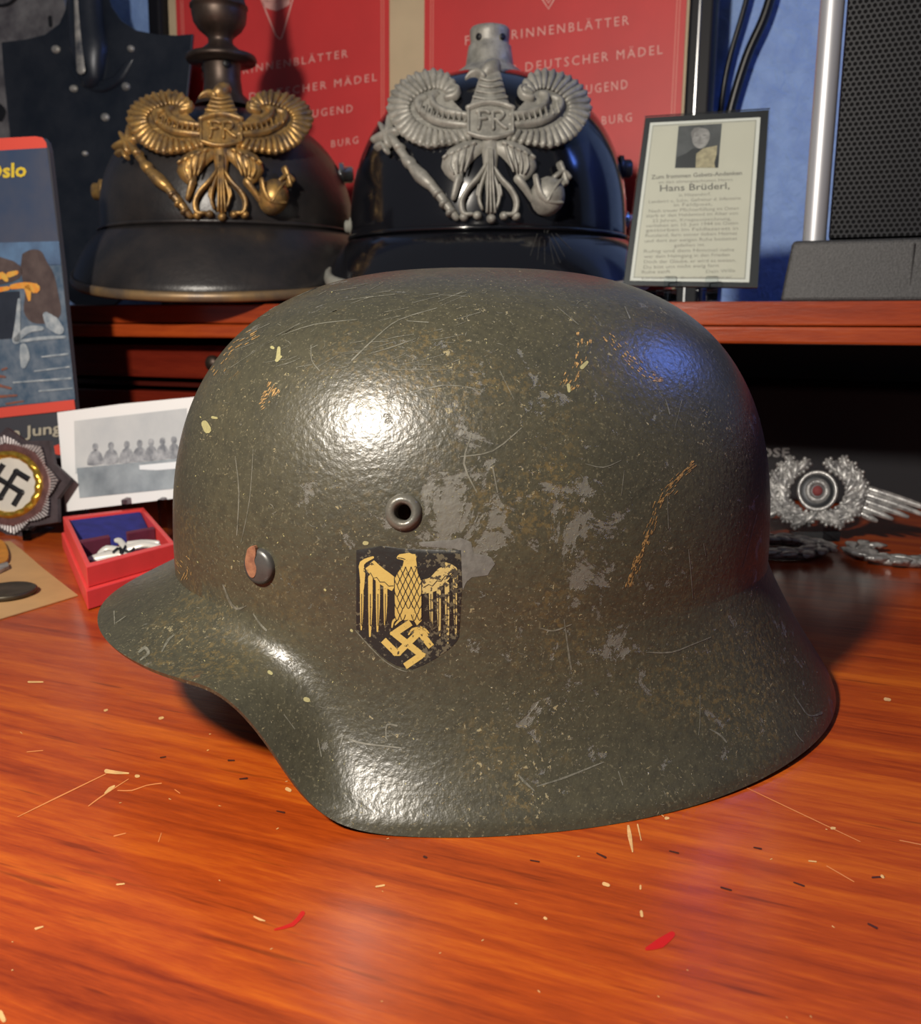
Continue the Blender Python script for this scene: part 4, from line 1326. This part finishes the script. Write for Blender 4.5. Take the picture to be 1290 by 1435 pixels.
# ================================================================== cables on the wall
wsurf = hutch_plane(.310, 0, SHELF_TOP)
for pts, r, lab in (([(1056, -40), (1040, 20), (1020, 90), (1008, 165), (1000, 260), (997, 330)], .0024, 'thinner black cable hanging on the blue wall, left of the pair'),
                    ([(1092, -50), (1072, 20), (1046, 80), (1022, 160), (1008, 240), (1003, 330)], .0042, 'thicker black cable hanging on the blue wall, right of the pair')):
    mb = MB()
    P, _ = smooth_line([np.array(p, float) for p in pts], [1] * len(pts), 6)
    pp = [wsurf(*p)[0] for p in P]
    last = pp[-1].copy()
    pp += [np.array([last[0], last[1], z]) for z in (last[2] * .5 + .5 * (SHELF_TOP + .004), SHELF_TOP + .0045)]
    mb.tube(pp, r, 10)
    tag(mb.build('cable', M['cable']), lab, 'cable', 'cables on the wall')

# ================================================================== spade and steel plate at the left
spsurf = hutch_plane(.215, math.radians(6), SHELF_TOP)
spade = thing('spade', spsurf(130, 420)[0], 'dark painted spade blade with rivets standing behind the brass-plated helmet', 'spade')
mb = MB()
outl = [(95, -40), (95, -10), (93, 14), (84, 34), (64, 49), (36, 56), (3, 60), (6, 100), (11, 150), (18, 220), (30, 300), (48, 370), (70, 400), (110, yfor(spsurf, 110, SHELF_TOP + .0008)), (160, yfor(spsurf, 160, SHELF_TOP + .0008)), (200, 396), (228, 360), (246, 280), (260, 170), (268, 90), (271, 48), (248, 50), (222, 49), (192, 43), (170, 29), (156, 8), (150, -12), (149, -40)]
mb.slab(spsurf, outl, .0015, .003)
blade = mb.build('blade', M['spade'], spade, bevel=.0008)
mb = MB()
mb.stroke(spsurf, [(123, -45), (124, 20), (128, 70), (131, 112)], [42, 44, 50, 30], .016, .001, m=10, sub=4)
sock = mb.build('socket', M['spade'], spade)
mb = MB()
mb.stroke(spsurf, [(122, -40), (124, 20), (127, 70), (130, 106)], [5, 6, 9, 12], .0015, .0165, m=4, sub=4)
tag(mb.build('worn_edge', M['bare'], sock), 'bare metal ridge of the socket')
mb = MB()
mb.stroke(spsurf, [(94, 82), (108, 104), (124, 118), (146, 122), (166, 112), (180, 92), (186, 84)], [6, 12, 16, 18, 16, 10, 5], .0035, .0012, m=5)
tag(mb.build('worn_collar', M['spade'], blade), 'raised collar below the socket')
for x, y, r in ((80, 70, 6), (185, 69, 5), (105, 125, 5.5), (178, 122, 6), (149, 165, 6), (121, 216, 4)):
    mb = MB()
    mb.blob(spsurf, (x, y), r, r, .0032, .0014)
    mb.build('rivet', M['bare'], blade)
plsurf = hutch_plane(.262, math.radians(6), SHELF_TOP)
steel = thing('steel_plate', plsurf(20, 420)[0], 'mottled grey steel plate with a slot standing behind the spade', 'plate')
mb = MB()
mb.slab(plsurf, [(-90, -60), (70, -60), (86, -20), (95, 12), (88, 34), (72, 60), (40, 110), (16, 200), (12, 300), (0, yfor(plsurf, 0, SHELF_TOP + .004)), (-120, yfor(plsurf, -120, SHELF_TOP + .004)), (-120, 0)], .003, .005)
pl = mb.build('plate_body', M['oldsteel'], steel)
mb = MB(); mb.stroke(plsurf, [(73, 26), (74, 37)], [6, 6], .0006, .003, m=4)
mb.build('slot', M['black'], pl)
mb = MB()
mb.stroke(plsurf, [(-24, -6), (-6, 8), (14, 8), (28, -4), (32, -20)], 5, .002, .003, m=4)
mb.build('ring_edge', M['black'], pl)
mb = MB(); mb.stroke(plsurf, [(2, 150), (6, 158), (4, 168)], [8, 12, 8], .0006, .003, m=4)
mb.build('slot', M['black'], pl)

# ================================================================== illustrated book at the left edge
bksurf = plane_surf(atY(60, 560, .66), -VD * math.cos(.03) + ZD * math.sin(.03))
M['bk_sky'] = mat('printed_night_sky', (0.035, 0.062, 0.125), .3, col2=(0.075, 0.085, 0.12), vscale=14)
M['bk_glow'] = mat('printed_pale_horizon', (0.11, 0.20, 0.34), .3, col2=(0.07, 0.11, 0.19), vscale=40)
M['bk_sea'] = mat('printed_sea', (0.055, 0.095, 0.15), .3, col2=(0.15, 0.19, 0.24), vscale=90)
M['bk_smoke'] = mat('printed_smoke', (0.06, 0.045, 0.045), .3, col2=(0.11, 0.085, 0.08), vscale=60)
M['bk_hull'] = mat('printed_hull', (0.030, 0.038, 0.055), .3, var=.3)
M['bk_fire'] = mat('printed_fire', (0.70, 0.24, 0.04), .4, col2=(0.62, 0.40, 0.08), vscale=150)
M['bk_foam'] = mat('printed_foam', (0.40, 0.45, 0.48), .3, col2=(0.18, 0.23, 0.28), vscale=120)
M['bk_glint'] = mat('printed_orange_glint', (0.30, 0.10, 0.05), .4, col2=(0.14, 0.09, 0.09), vscale=200)
M['bk_red'] = mat('printed_red_band', (0.66, 0.085, 0.06), .35)
M['bk_yellow'] = mat('printed_yellow', (0.66, 0.50, 0.05), .35)
M['bk_grey'] = mat('printed_dark_grey', (0.055, 0.058, 0.070), .4)
M['bk_cream'] = mat('printed_cream_letters', (0.42, 0.38, 0.30), .5)
M['bk_edge'] = mat('page_block_paper', (0.30, 0.27, 0.22), .7)
book = thing('illustrated_book', atY(-40, 722, .665), 'upright illustrated book with a warship on fire on its cover, left edge', 'book')
cov = [(-190, 206), (-60, 197), (50, 191), (60, 193), (66, 200), (69, 212), (88, 380), (105, 560), (121, yfor(bksurf, 121, .0008)), (-190, yfor(bksurf, -190, .0008))]
mb = MB(); mb.slab(bksurf, cov, 0, .0035)
cover = mb.build('cover', M['bk_grey'], book)
def flat(name, m, poly, lift, sub=0, par=None):
    mb = MB(); mb.poly(bksurf, poly, lift, sub)
    return mb.build(name, m, par or cover, fix=False)
flat('red_band', M['bk_red'], [(-190, 206), (-60, 197), (50, 191), (60, 193), (65, 200), (66, 207), (-190, 222)], .0002)
flat('printed_sky', M['bk_sky'], [(-190, 222), (66, 207), (85, 360), (-190, 372)], .0002)
flat('printed_horizon', M['bk_glow'], [(-190, 345), (83, 338), (86, 372), (-190, 376)], .0003)
flat('printed_sea', M['bk_sea'], [(-190, 374), (86, 370), (106, 560), (-190, 588)], .0003)
flat('printed_smoke', M['bk_smoke'], [(32, 356), (44, 350), (58, 352), (66, 366), (76, 384), (82, 410), (86, 440), (70, 452), (46, 452), (34, 436), (36, 410), (30, 380)], .0005, 3)
flat('printed_smoke', M['bk_smoke'], [(-120, 372), (-60, 352), (20, 366), (28, 390), (-20, 402), (-120, 410)], .0005, 3)
flat('printed_hull', M['bk_hull'], [(-190, 414), (-40, 412), (28, 408), (30, 430), (25, 474), (-190, 486)], .0006)
mb = MB()
for pts, w in [([(-6, 390), (4, 386), (10, 392)], [8, 10, 6]), ([(14, 385), (24, 382)], [8, 6]), ([(18, 402), (36, 400), (50, 404)], [7, 9, 14]), ([(40, 404), (42, 420)], [10, 4]),
               ([(0, 406), (12, 404)], [7, 6]), ([(-30, 398), (-12, 400)], [12, 10])]:
    mb.stroke(bksurf, pts, w, 0, .0007, m=2, flat=True)
mb.build('printed_fire', M['bk_fire'], cover, fix=False)
mb = MB()
for pts, w in [([(28, 420), (26, 450), (24, 476)], [4, 7, 12]), ([(24, 476), (40, 462), (60, 460)], [8, 10, 6]), ([(66, 442), (74, 452), (84, 462)], [10, 20, 14]), ([(34, 486), (36, 500), (34, 512)], [10, 14, 8]),
               ([(30, 478), (60, 474), (92, 472)], [4, 5, 4]), ([(60, 500), (96, 496)], [2, 3]), ([(50, 520), (98, 514)], [2, 2]), ([(20, 536), (100, 530)], [2, 3]), ([(56, 548), (102, 544)], [2, 2])]:
    mb.stroke(bksurf, pts, w, 0, .0008, m=2, flat=True)
mb.build('printed_foam', M['bk_foam'], cover, fix=False)
mb = MB()
for pts, w in [([(-10, 526), (8, 528)], [5, 3]), ([(0, 540), (16, 544)], [4, 3]), ([(-6, 556), (24, 554)], [4, 3]), ([(4, 518), (10, 516)], [3, 3]), ([(10, 566), (34, 562)], [3, 2])]:
    mb.stroke(bksurf, pts, w, 0, .0008, m=2, flat=True)
mb.build('printed_glints', M['bk_glint'], cover, fix=False)
flat('red_band', M['bk_red'], [(-190, 592), (105, 560), (107, 574), (-190, 606)], .0009)
mb = MB(); text_mb(mb, 'Oslo', bksurf, (-19, 250), (38, 247), 19, .0006, .03)
mb.build('cover_title', M['bk_yellow'], cover, fix=False)
mb = MB(); text_mb(mb, 'von Jung', bksurf, (-14, 618), (88, 606), 15, .0009, .02)
mb.build('cover_author', M['bk_cream'], cover, fix=False)
flat('red_mark', M['bk_red'], [(74, 626), (84, 622), (88, 638), (78, 636)], .0009)

# ================================================================== star badge with gold wreath
stsurf = plane_surf(atY(20, 745, .612), -VD * math.cos(.30) + ZD * math.sin(.30))
star = thing('star_badge', stsurf(20, 748)[0], 'dark eight-pointed star badge with gold wreath and white centre', 'badge')
cx, cy = 17, 680
def spts(R, r, n=8, rot=0.0):
    out = []
    for i in range(2 * n):
        a = math.pi * i / n + rot
        q = R if i % 2 == 0 else r
        out.append((cx + q * math.cos(a) * 1.0, cy + q * math.sin(a) * .98))
    return out
mb = MB(); mb.slab(stsurf, spts(83, 66, 8, -.1), .0, .003)
sbk = mb.build('star_back', M['star_dark'], star)
mb = MB(); mb.slab(stsurf, spts(70, 57, 8, -.1 + math.pi / 8 * 0), .0022, .002)
sfr = mb.build('star_front', M['star_dark'], star)
mb = MB()
for i in range(96):
    a = 2 * math.pi * i / 96
    ph_ = (i % 12) / 12.0
    ro = 58 + 11 * abs(2 * ph_ - 1)
    mb.stroke(stsurf, [(cx + math.cos(a - .1) * (ro - 10), cy + math.sin(a - .1) * (ro - 10)), (cx + math.cos(a - .1) * ro, cy + math.sin(a - .1) * ro)], [2.0, 2.8], .0011, .0023, m=3, sub=1, round_ends=False)
tag(mb.build('cut_edge', M['star_edge'], sfr, fix=False), 'fine bright ribs round the star', kind='stuff')
def ring(mb, R, w, hgt, lift, bumps=0, m=6):
    n = 72
    rows = []
    for i in range(n + 1):
        a = 2 * math.pi * i / n
        hh = hgt * (1 + (.35 * math.sin(bumps * a) if bumps else 0))
        row = []
        for k in range(m + 1):
            b = math.pi * k / m
            rr = R + w * .5 * math.cos(b)
            S_, N_ = stsurf(cx + rr * math.cos(a), cy + rr * math.sin(a))
            row.append(S_ + N_ * (lift + hh * math.sin(b)))
        rows.append(row)
    mb.grid(rows)
mb = MB(); ring(mb, 52, 12, .0008, .0026); mb.build('brown_ring', M['star_brown'], sfr)
mb = MB(); ring(mb, 42.5, 10, .0026, .0026, 17); gw = mb.build('gold_wreath', M['gold'], star)
mb = MB(); mb.blob(stsurf, (cx, cy), 38, 38, .0006, .0026, 40); dsc = mb.build('white_disc', M['enamel'], star)
mb = MB()
def rot(x, y, a=.55): return (cx + x * math.cos(a) - y * math.sin(a), cy + x * math.sin(a) + y * math.cos(a))
u_ = 21
for arm in ([(-u_, -u_ + 2), (-u_ * 0, -u_), (0, u_), (u_, u_)], [(-u_, u_), (-u_, 0), (u_, 0), (u_, -u_)]):
    pass
for arm in ([(u_, -u_), (0, -u_), (0, u_), (-u_, u_)], [(-u_, -u_), (-u_, 0), (u_, 0), (u_, u_)]):
    for p, q in zip(arm, arm[1:]):
        mb.stroke(stsurf, [rot(*p), rot(*q)], 8.5, .0010, .0030, m=3, sub=2, round_ends=False)
for p in ((0, -u_), (0, u_), (-u_, 0), (u_, 0)):
    mb.blob(stsurf, rot(*p), 5, 5, .0011, .0030, 8)
mb.build('hooked_cross', M['black'], dsc)
for x in (48, -22):
    P = stsurf(x, 742)[0]
    mb = MB(); mb.box(np.array([P[0] - .003, P[1] - .012, .0003]), (.006, 0, 0), (0, .04, 0), (0, 0, max(P[2], .004) + .002))
    mb.build('stand_foot', M['acrylic'], star, bevel=.0008)

# ================================================================== black and white photograph print
pnsurf = plane_surf(atY(170, 708, .600), -VD * math.cos(.20) + ZD * math.sin(.20))
photo = thing('photo_print', pnsurf(170, 712)[0], 'white-bordered black and white photo of a row of people, behind the red box', 'photograph')
mb = MB(); mb.slab(pnsurf, [(80, 578), (170, 566), (275, 556), (272, 640), (266, 696), (92, 717), (86, 650)], 0, .0006)
pprint = mb.build('print_paper', M['photo_white'], photo)
M['ph_sky'] = mat('photo_pale_sky', (0.55, 0.57, 0.58), .3, col2=(0.42, 0.45, 0.48), vscale=18)
M['ph_gnd'] = mat('photo_grey_ground', (0.17, 0.20, 0.23), .3, col2=(0.36, 0.41, 0.45), vscale=26)
M['ph_man'] = mat('photo_dark_figures', (0.16, 0.175, 0.20), .35, col2=(0.40, 0.42, 0.45), vscale=160)
M['ph_lite'] = mat('photo_white_band', (0.74, 0.78, 0.82), .3)
def pf(name, m, poly, lift, sub=0):
    mb = MB(); mb.poly(pnsurf, poly, lift, sub)
    return mb.build(name, m, pprint, fix=False)
pf('photo_sky', M['ph_sky'], [(104, 590), (262, 572), (260, 660), (106, 664)], .0002)
pf('photo_ground', M['ph_gnd'], [(108, 656), (256, 642), (252, 684), (112, 698)], .0003)
mb = MB()
for i, x in enumerate((134, 156, 178, 196, 212, 228, 244)):
    y = 648 - i * 1.6
    w = 1 - i * .04
    mb.poly(pnsurf, [(x - 5 * w, y - 15), (x - 9 * w, y - 10), (x - 11 * w, y + 4), (x + 11 * w, y + 2), (x + 9 * w, y - 11), (x + 5 * w, y - 16), (x, y - 18)], .0004 + i * .00002, 2)
    mb.poly(pnsurf, [(x - 4, y - 20), (x - 3.4, y - 25), (x, y - 27), (x + 3.4, y - 25.4), (x + 4, y - 20.4), (x + 1.5, y - 16), (x - 1.5, y - 16)], .0004, 2)
mb.build('photo_figures', M['ph_man'], pprint, fix=False)
pf('photo_white_band', M['ph_lite'], [(196, 652), (258, 646), (257, 656), (220, 659), (196, 658)], .0005)
for x in (180, 230):
    P = pnsurf(x, 704)[0]
    mb = MB(); mb.box(np.array([P[0] - .002, P[1] - .008, .0003]), (.004, 0, 0), (0, .03, 0), (0, 0, P[2] + .003))
    mb.build('stand_foot', M['acrylic'], photo, bevel=.0006)

# ================================================================== red medal case
BH = .0215
def tz(px, py): return atZ(px, py, BH)
fl, fr_, blk, brk = tz(121, 795), tz(246, 762), tz(88, 724), tz(201, 711)
case = thing('medal_case', np.append(((fl + fr_ + blk + brk) / 4)[:2], 0), 'small open red medal case with blue velvet beside the helmet visor', 'box')
def cc(s, t, z):
    """s left to right, t front to back over the case's plan"""
    p = (fl * (1 - s) + fr_ * s) * (1 - t) + (blk * (1 - s) + brk * s) * t
    return np.array([p[0], p[1], z])
def cbox(mb, s0, s1, t0, t1, z0, z1):
    v = [cc(s0, t0, z0), cc(s1, t0, z0), cc(s1, t1, z0), cc(s0, t1, z0), cc(s0, t0, z1), cc(s1, t0, z1), cc(s1, t1, z1), cc(s0, t1, z1)]
    mb.add(v, [(0, 3, 2, 1), (4, 5, 6, 7), (0, 1, 5, 4), (1, 2, 6, 5), (2, 3, 7, 6), (3, 0, 4, 7)])
mb = MB(); cbox(mb, -.03, 1.03, -.03, 1.03, .0003, .0105)
mb.build('case_base', M['red_board'], case, bevel=.0006)
for nm, a in (('case_wall', (0, 1, 0, .055)), ('case_wall', (0, 1, .945, 1)), ('case_wall', (0, .055, .055, .945)), ('case_wall', (.945, 1, .055, .945))):
    mb = MB(); cbox(mb, a[0], a[1], a[2], a[3], .0107, BH)
    mb.build(nm, M['red_board'], case, bevel=.0004)
mb = MB()
v = [cc(.06, .56, .0108), cc(.94, .56, .0108), cc(.94, .94, .0108), cc(.06, .94, .0108), cc(.06, .60, .014), cc(.94, .60, .014), cc(.94, .94, .0205), cc(.06, .94, .0205)]
mb.add(v, [(0, 3, 2, 1), (4, 5, 6, 7), (0, 1, 5, 4), (1, 2, 6, 5), (2, 3, 7, 6), (3, 0, 4, 7)])
mb.build('velvet_pad', M['blue_velvet'], case, bevel=.001)
mb = MB(); cbox(mb, .06, .40, .45, .50, .0108, .0205); mb.build('insert_flap', M['maroon'], case, bevel=.0005)
mb = MB(); cbox(mb, .60, .94, .45, .50, .0108, .0205); mb.build('insert_flap', M['maroon'], case, bevel=.0005)
mb = MB(); cbox(mb, .06, .94, .06, .44, .0108, .0125); mb.build('insert_floor', M['maroon'], case)
esurf = plane_surf(cc(.5, .26, .0165), np.array([-.12, -.45, 1.0]))
pin = thing('eagle_pin', cc(.5, .2, .0126), 'pale metal eagle pin lying in the red medal case', 'badge')
mb = MB()
for pts, w in [([(170, 775), (152, 777), (134, 781), (120, 786)], [12, 12, 11, 7]), ([(172, 771), (150, 768), (138, 776)], [10, 9, 6]), ([(178, 768), (198, 762), (214, 764), (229, 767)], [12, 13, 11, 7]),
               ([(180, 762), (200, 760), (222, 760)], [8, 9, 6]), ([(174, 782), (174, 768), (168, 758), (162, 757)], [18, 16, 12, 7]), ([(126, 789), (150, 784), (176, 780), (205, 775), (228, 771)], [6, 7, 8, 7, 6])]:
    w = [q * .68 for q in w]
    mb.stroke(esurf, pts, w, .0013, .0, m=5)
    mb.stroke(esurf, pts, w, 0, -.0006, m=2, flat=True)
ew = mb.build('eagle', M['white_metal'], pin)
mb = MB()
for p, q in (((168, 772), (180, 776)), ((172, 779), (177, 769)), ((160, 777), (166, 772)), ((184, 777), (189, 772)), ((170, 771), (170, 778))):
    mb.stroke(esurf, [p, q], 3.2, .0008, .0016, m=3)
mb.build('black_inlay', M['black'], ew)

# ================================================================== tan envelope, medal disc and ribboned medal
mb = MB()
ep_ = [(-90, 790), (-20, 762), (14, 758), (30, 770), (60, 796), (109, 834), (70, 846), (0, 867), (-70, 890)]
mb.slab(plane_surf((0, 0, 0.0007), (0, 0, 1)), ep_, 0, .0005)
tag(mb.build('paper_envelope', M['envelope']), 'tan paper envelope lying on the desk at the left edge', 'envelope')
P = atZ(10, 832, .0012)
mb = MB(); mb.lathe([(0, .0009), (.0135, .0009), (.0145, .0012), (.0150, .0034), (.0140, .0040), (.0125, .0034), (.006, .0036), (0, .0038)], (P[0], P[1], 0), (0, 0, 1), 48)
md_ = mb.build('medal_disc', M['coin'], base=(P[0], P[1], .0009))
tag(md_, 'dark round bronze medal lying on the tan envelope', 'medal')
rsf = plane_surf((0, 0, .0009), (0, 0, 1))
mb = MB(); mb.slab(rsf, [(-40, 770), (-14, 760), (4, 762), (12, 778), (10, 790), (0, 794), (-30, 800)], .0022, .0018, sub=3)
ribm = thing('ribbon_medal', atZ(-10, 790, .0012), 'orange ribboned medal on the tan envelope, cut by the left edge', 'medal')
mb.build('ribbon', M['ribbon'], ribm)
mb = MB(); mb.slab(rsf, [(-30, 808), (0, 795), (11, 792), (13, 798), (0, 804), (-30, 818)], .0022, .0018)
mb.build('ribbon_bar', M['silver'], ribm)

# ================================================================== long cloth-fronted speaker in the hutch
BV = .20
ssf = hutch_plane(BV, 0, 0)
P = ssf(1200, 590)[0]
mb = MB(); mb.hbox(.02, .585, BV, .298, .0006, .092)
bar = mb.build('bar_speaker', M['cloth'], bevel=.004, segs=3)
tag(bar, 'long dark cloth-fronted speaker standing under the shelf', 'speaker')
mb = MB(); text_mb(mb, 'BOSE', ssf, (1050, 640), (1106, 640), 12, .0004, .035, 1.1)
lg = mb.build('logo', M['silver'], bar, fix=False)
tag(lg, 'small silver maker lettering')

# ================================================================== cap badges at the right
wb = plane_surf(atY(1150, 742, .595), -VD * math.cos(.35) + ZD * math.sin(.35))
badge = thing('wreath_badge', wb(1150, 745)[0], 'upright silver oak-leaf wreath badge with red-centred cockade and wings', 'badge')
def leaf(mb, surf, x, y, ang, ln, w, hgt, lift):
    dx, dy = math.cos(ang), math.sin(ang)
    nx, ny = -dy, dx
    P = [(x - dx * ln / 2, y - dy * ln / 2), (x, y), (x + dx * ln / 2, y + dy * ln / 2)]
    mb.stroke(surf, P, [w * .5, w, w * .45], hgt, lift, m=4, sub=2)
    mb.stroke(surf, P, [1.2, 1.6, 1], hgt * .35, lift + hgt * .9, m=3, sub=2)
    for k in (-.25, .1, .4):
        for sd in (-1, 1):
            c = (x + dx * ln * k + nx * sd * w * .42, y + dy * ln * k + ny * sd * w * .42)
            mb.blob(surf, c, w * .26, w * .26, hgt * .8, lift, 8)
rw = random.Random(21)
bc = (1145, 689)
for side in (-1, 1):
    mb = MB()
    for i in range(11):
        t = i / 10
        a = math.pi / 2 - side * (.18 + t * 2.55)          # from the bottom up to the top gap
        for rr_, w, ln in ((41, 13, 22), (53, 12, 20)):
            if rr_ > 50 and i in (0, 10): continue
            ex = 1.18
            x = bc[0] + math.cos(a) * rr_ * ex; y = bc[1] + math.sin(a) * rr_ * .93
            leaf(mb, wb, x, y, a - side * .9 + rw.uniform(-.35, .35), ln, w, .0028, .001 + rw.uniform(0, .0012))
    mb.build('oak_leaves', M['silver'], badge)
# wings running out from the wreath
for side in (1, -1):
    mb = MB()
    for k in range(5):
        y0 = 686 + k * 8.5; x0 = bc[0] + side * (74 - k * 3)
        ln = 96 - k * 19
        mb.stroke(wb, [(x0, y0), (x0 + side * ln * .5, y0 + ln * .14 + 2), (x0 + side * ln, y0 + ln * .30 + 4)], [10, 10, 6], .0022, .0005, m=4)
    mb.build('wing', M['silver'], badge)
def wring(R, w, hgt, lift, m, name, par, ridges=0):
    mb = MB()
    n = 96
    rows = []
    for i in range(n + 1):
        a = 2 * math.pi * i / n
        hh = hgt * (1 + (.3 * math.sin(ridges * a) if ridges else 0))
        row = []
        for k in range(7):
            b = math.pi * k / 6
            r = R + w * .5 * math.cos(b)
            S_, N_ = wb(bc[0] + r * math.cos(a), bc[1] + r * math.sin(a))
            row.append(S_ + N_ * (lift + hh * math.sin(b)))
        rows.append(row)
    mb.grid(rows)
    return mb.build(name, m, par)
mb = MB(); mb.blob(wb, bc, 24, 24, .0012, .002, 36); ck = mb.build('cockade', M['cockade_dark'], badge)
wring(26, 6, .0022, .002, M['silver'], 'ridged_rim', ck, 48)
wring(13, 9, .0018, .0028, M['silver'], 'silver_ring', ck, 30)
mb = MB(); mb.blob(wb, bc, 7.5, 7.5, .0022, .003, 20); mb.build('red_centre', M['cockade_red'], ck)
Pb = wb(1150, 735)[0]
mb = MB(); mb.box(np.array([Pb[0] - .012, Pb[1] - .004, .0003]), (.024, 0, 0), (0, .03, 0), (0, 0, max(Pb[2], .003) + .001))
mb.build('stand_foot', M['acrylic'], badge, bevel=.0006)

def flat_wreath(c, R, a0, a1, label, seed):
    """oak wreath lying on the desk; c is its centre on the desk, angles in plan"""
    r0 = random.Random(seed)
    root = thing('oak_wreath_badge', (c[0], c[1], 0), label, 'badge', 'flat oak wreath badges')
    n = 11
    core = MB()
    pts = [np.array([c[0] + R * 1.25 * math.cos(a0 + (a1 - a0) * i / 24), c[1] + R * math.sin(a0 + (a1 - a0) * i / 24), .0032]) for i in range(25)]
    core.tube(pts, .0030, 8)
    core.build('wreath_stem', M['silver'], root)
    for i in range(n):
        t = i / (n - 1)
        a = a0 + (a1 - a0) * t
        for k, (dr, w) in enumerate(((-.0035, .0052), (.0045, .0058))):
            mb = MB()
            p = np.array([c[0] + (R + dr) * 1.25 * math.cos(a), c[1] + (R + dr) * math.sin(a), .0042 + r0.uniform(0, .0012)])
            an = a + math.pi / 2 + (.5 if k else -.5) + r0.uniform(-.2, .2)
            d = np.array([math.cos(an), math.sin(an), 0]); q = np.array([-d[1], d[0], 0])
            rows = []
            for s_ in range(9):
                v_ = s_ / 8
                wv = w * math.sin(math.pi * (.12 + .8 * v_)) ** .7 * (1 + .22 * math.cos(v_ * 19))
                row = []
                for m_ in range(9):
                    b = 2 * math.pi * m_ / 8
                    row.append(p + d * ((v_ - .5) * .0135) + q * (wv * .62 * math.cos(b)) + ZD * (.0022 * math.sin(b) * math.sin(math.pi * (.1 + .8 * v_)) + .0010 * math.cos(b) ** 2))
                rows.append(row)
            mb.grid(rows)
            mb.add(rows[0][:-1], [tuple(range(8))]); mb.add(rows[-1][:-1], [tuple(reversed(range(8)))])
            mb.build('leaf', M['silver'], root)
    return root
Pa = atZ(1092, 768, .003)
flat_wreath(Pa, .019, -math.pi * .78, math.pi * .52, 'silver oak wreath badge lying flat against the green helmet\'s rear', 4)
Pb = atZ(1262, 777, .003)
flat_wreath(Pb, .020, -math.pi * 1.35, math.pi * .12, 'dark silver oak wreath badge lying flat at the right edge', 9)
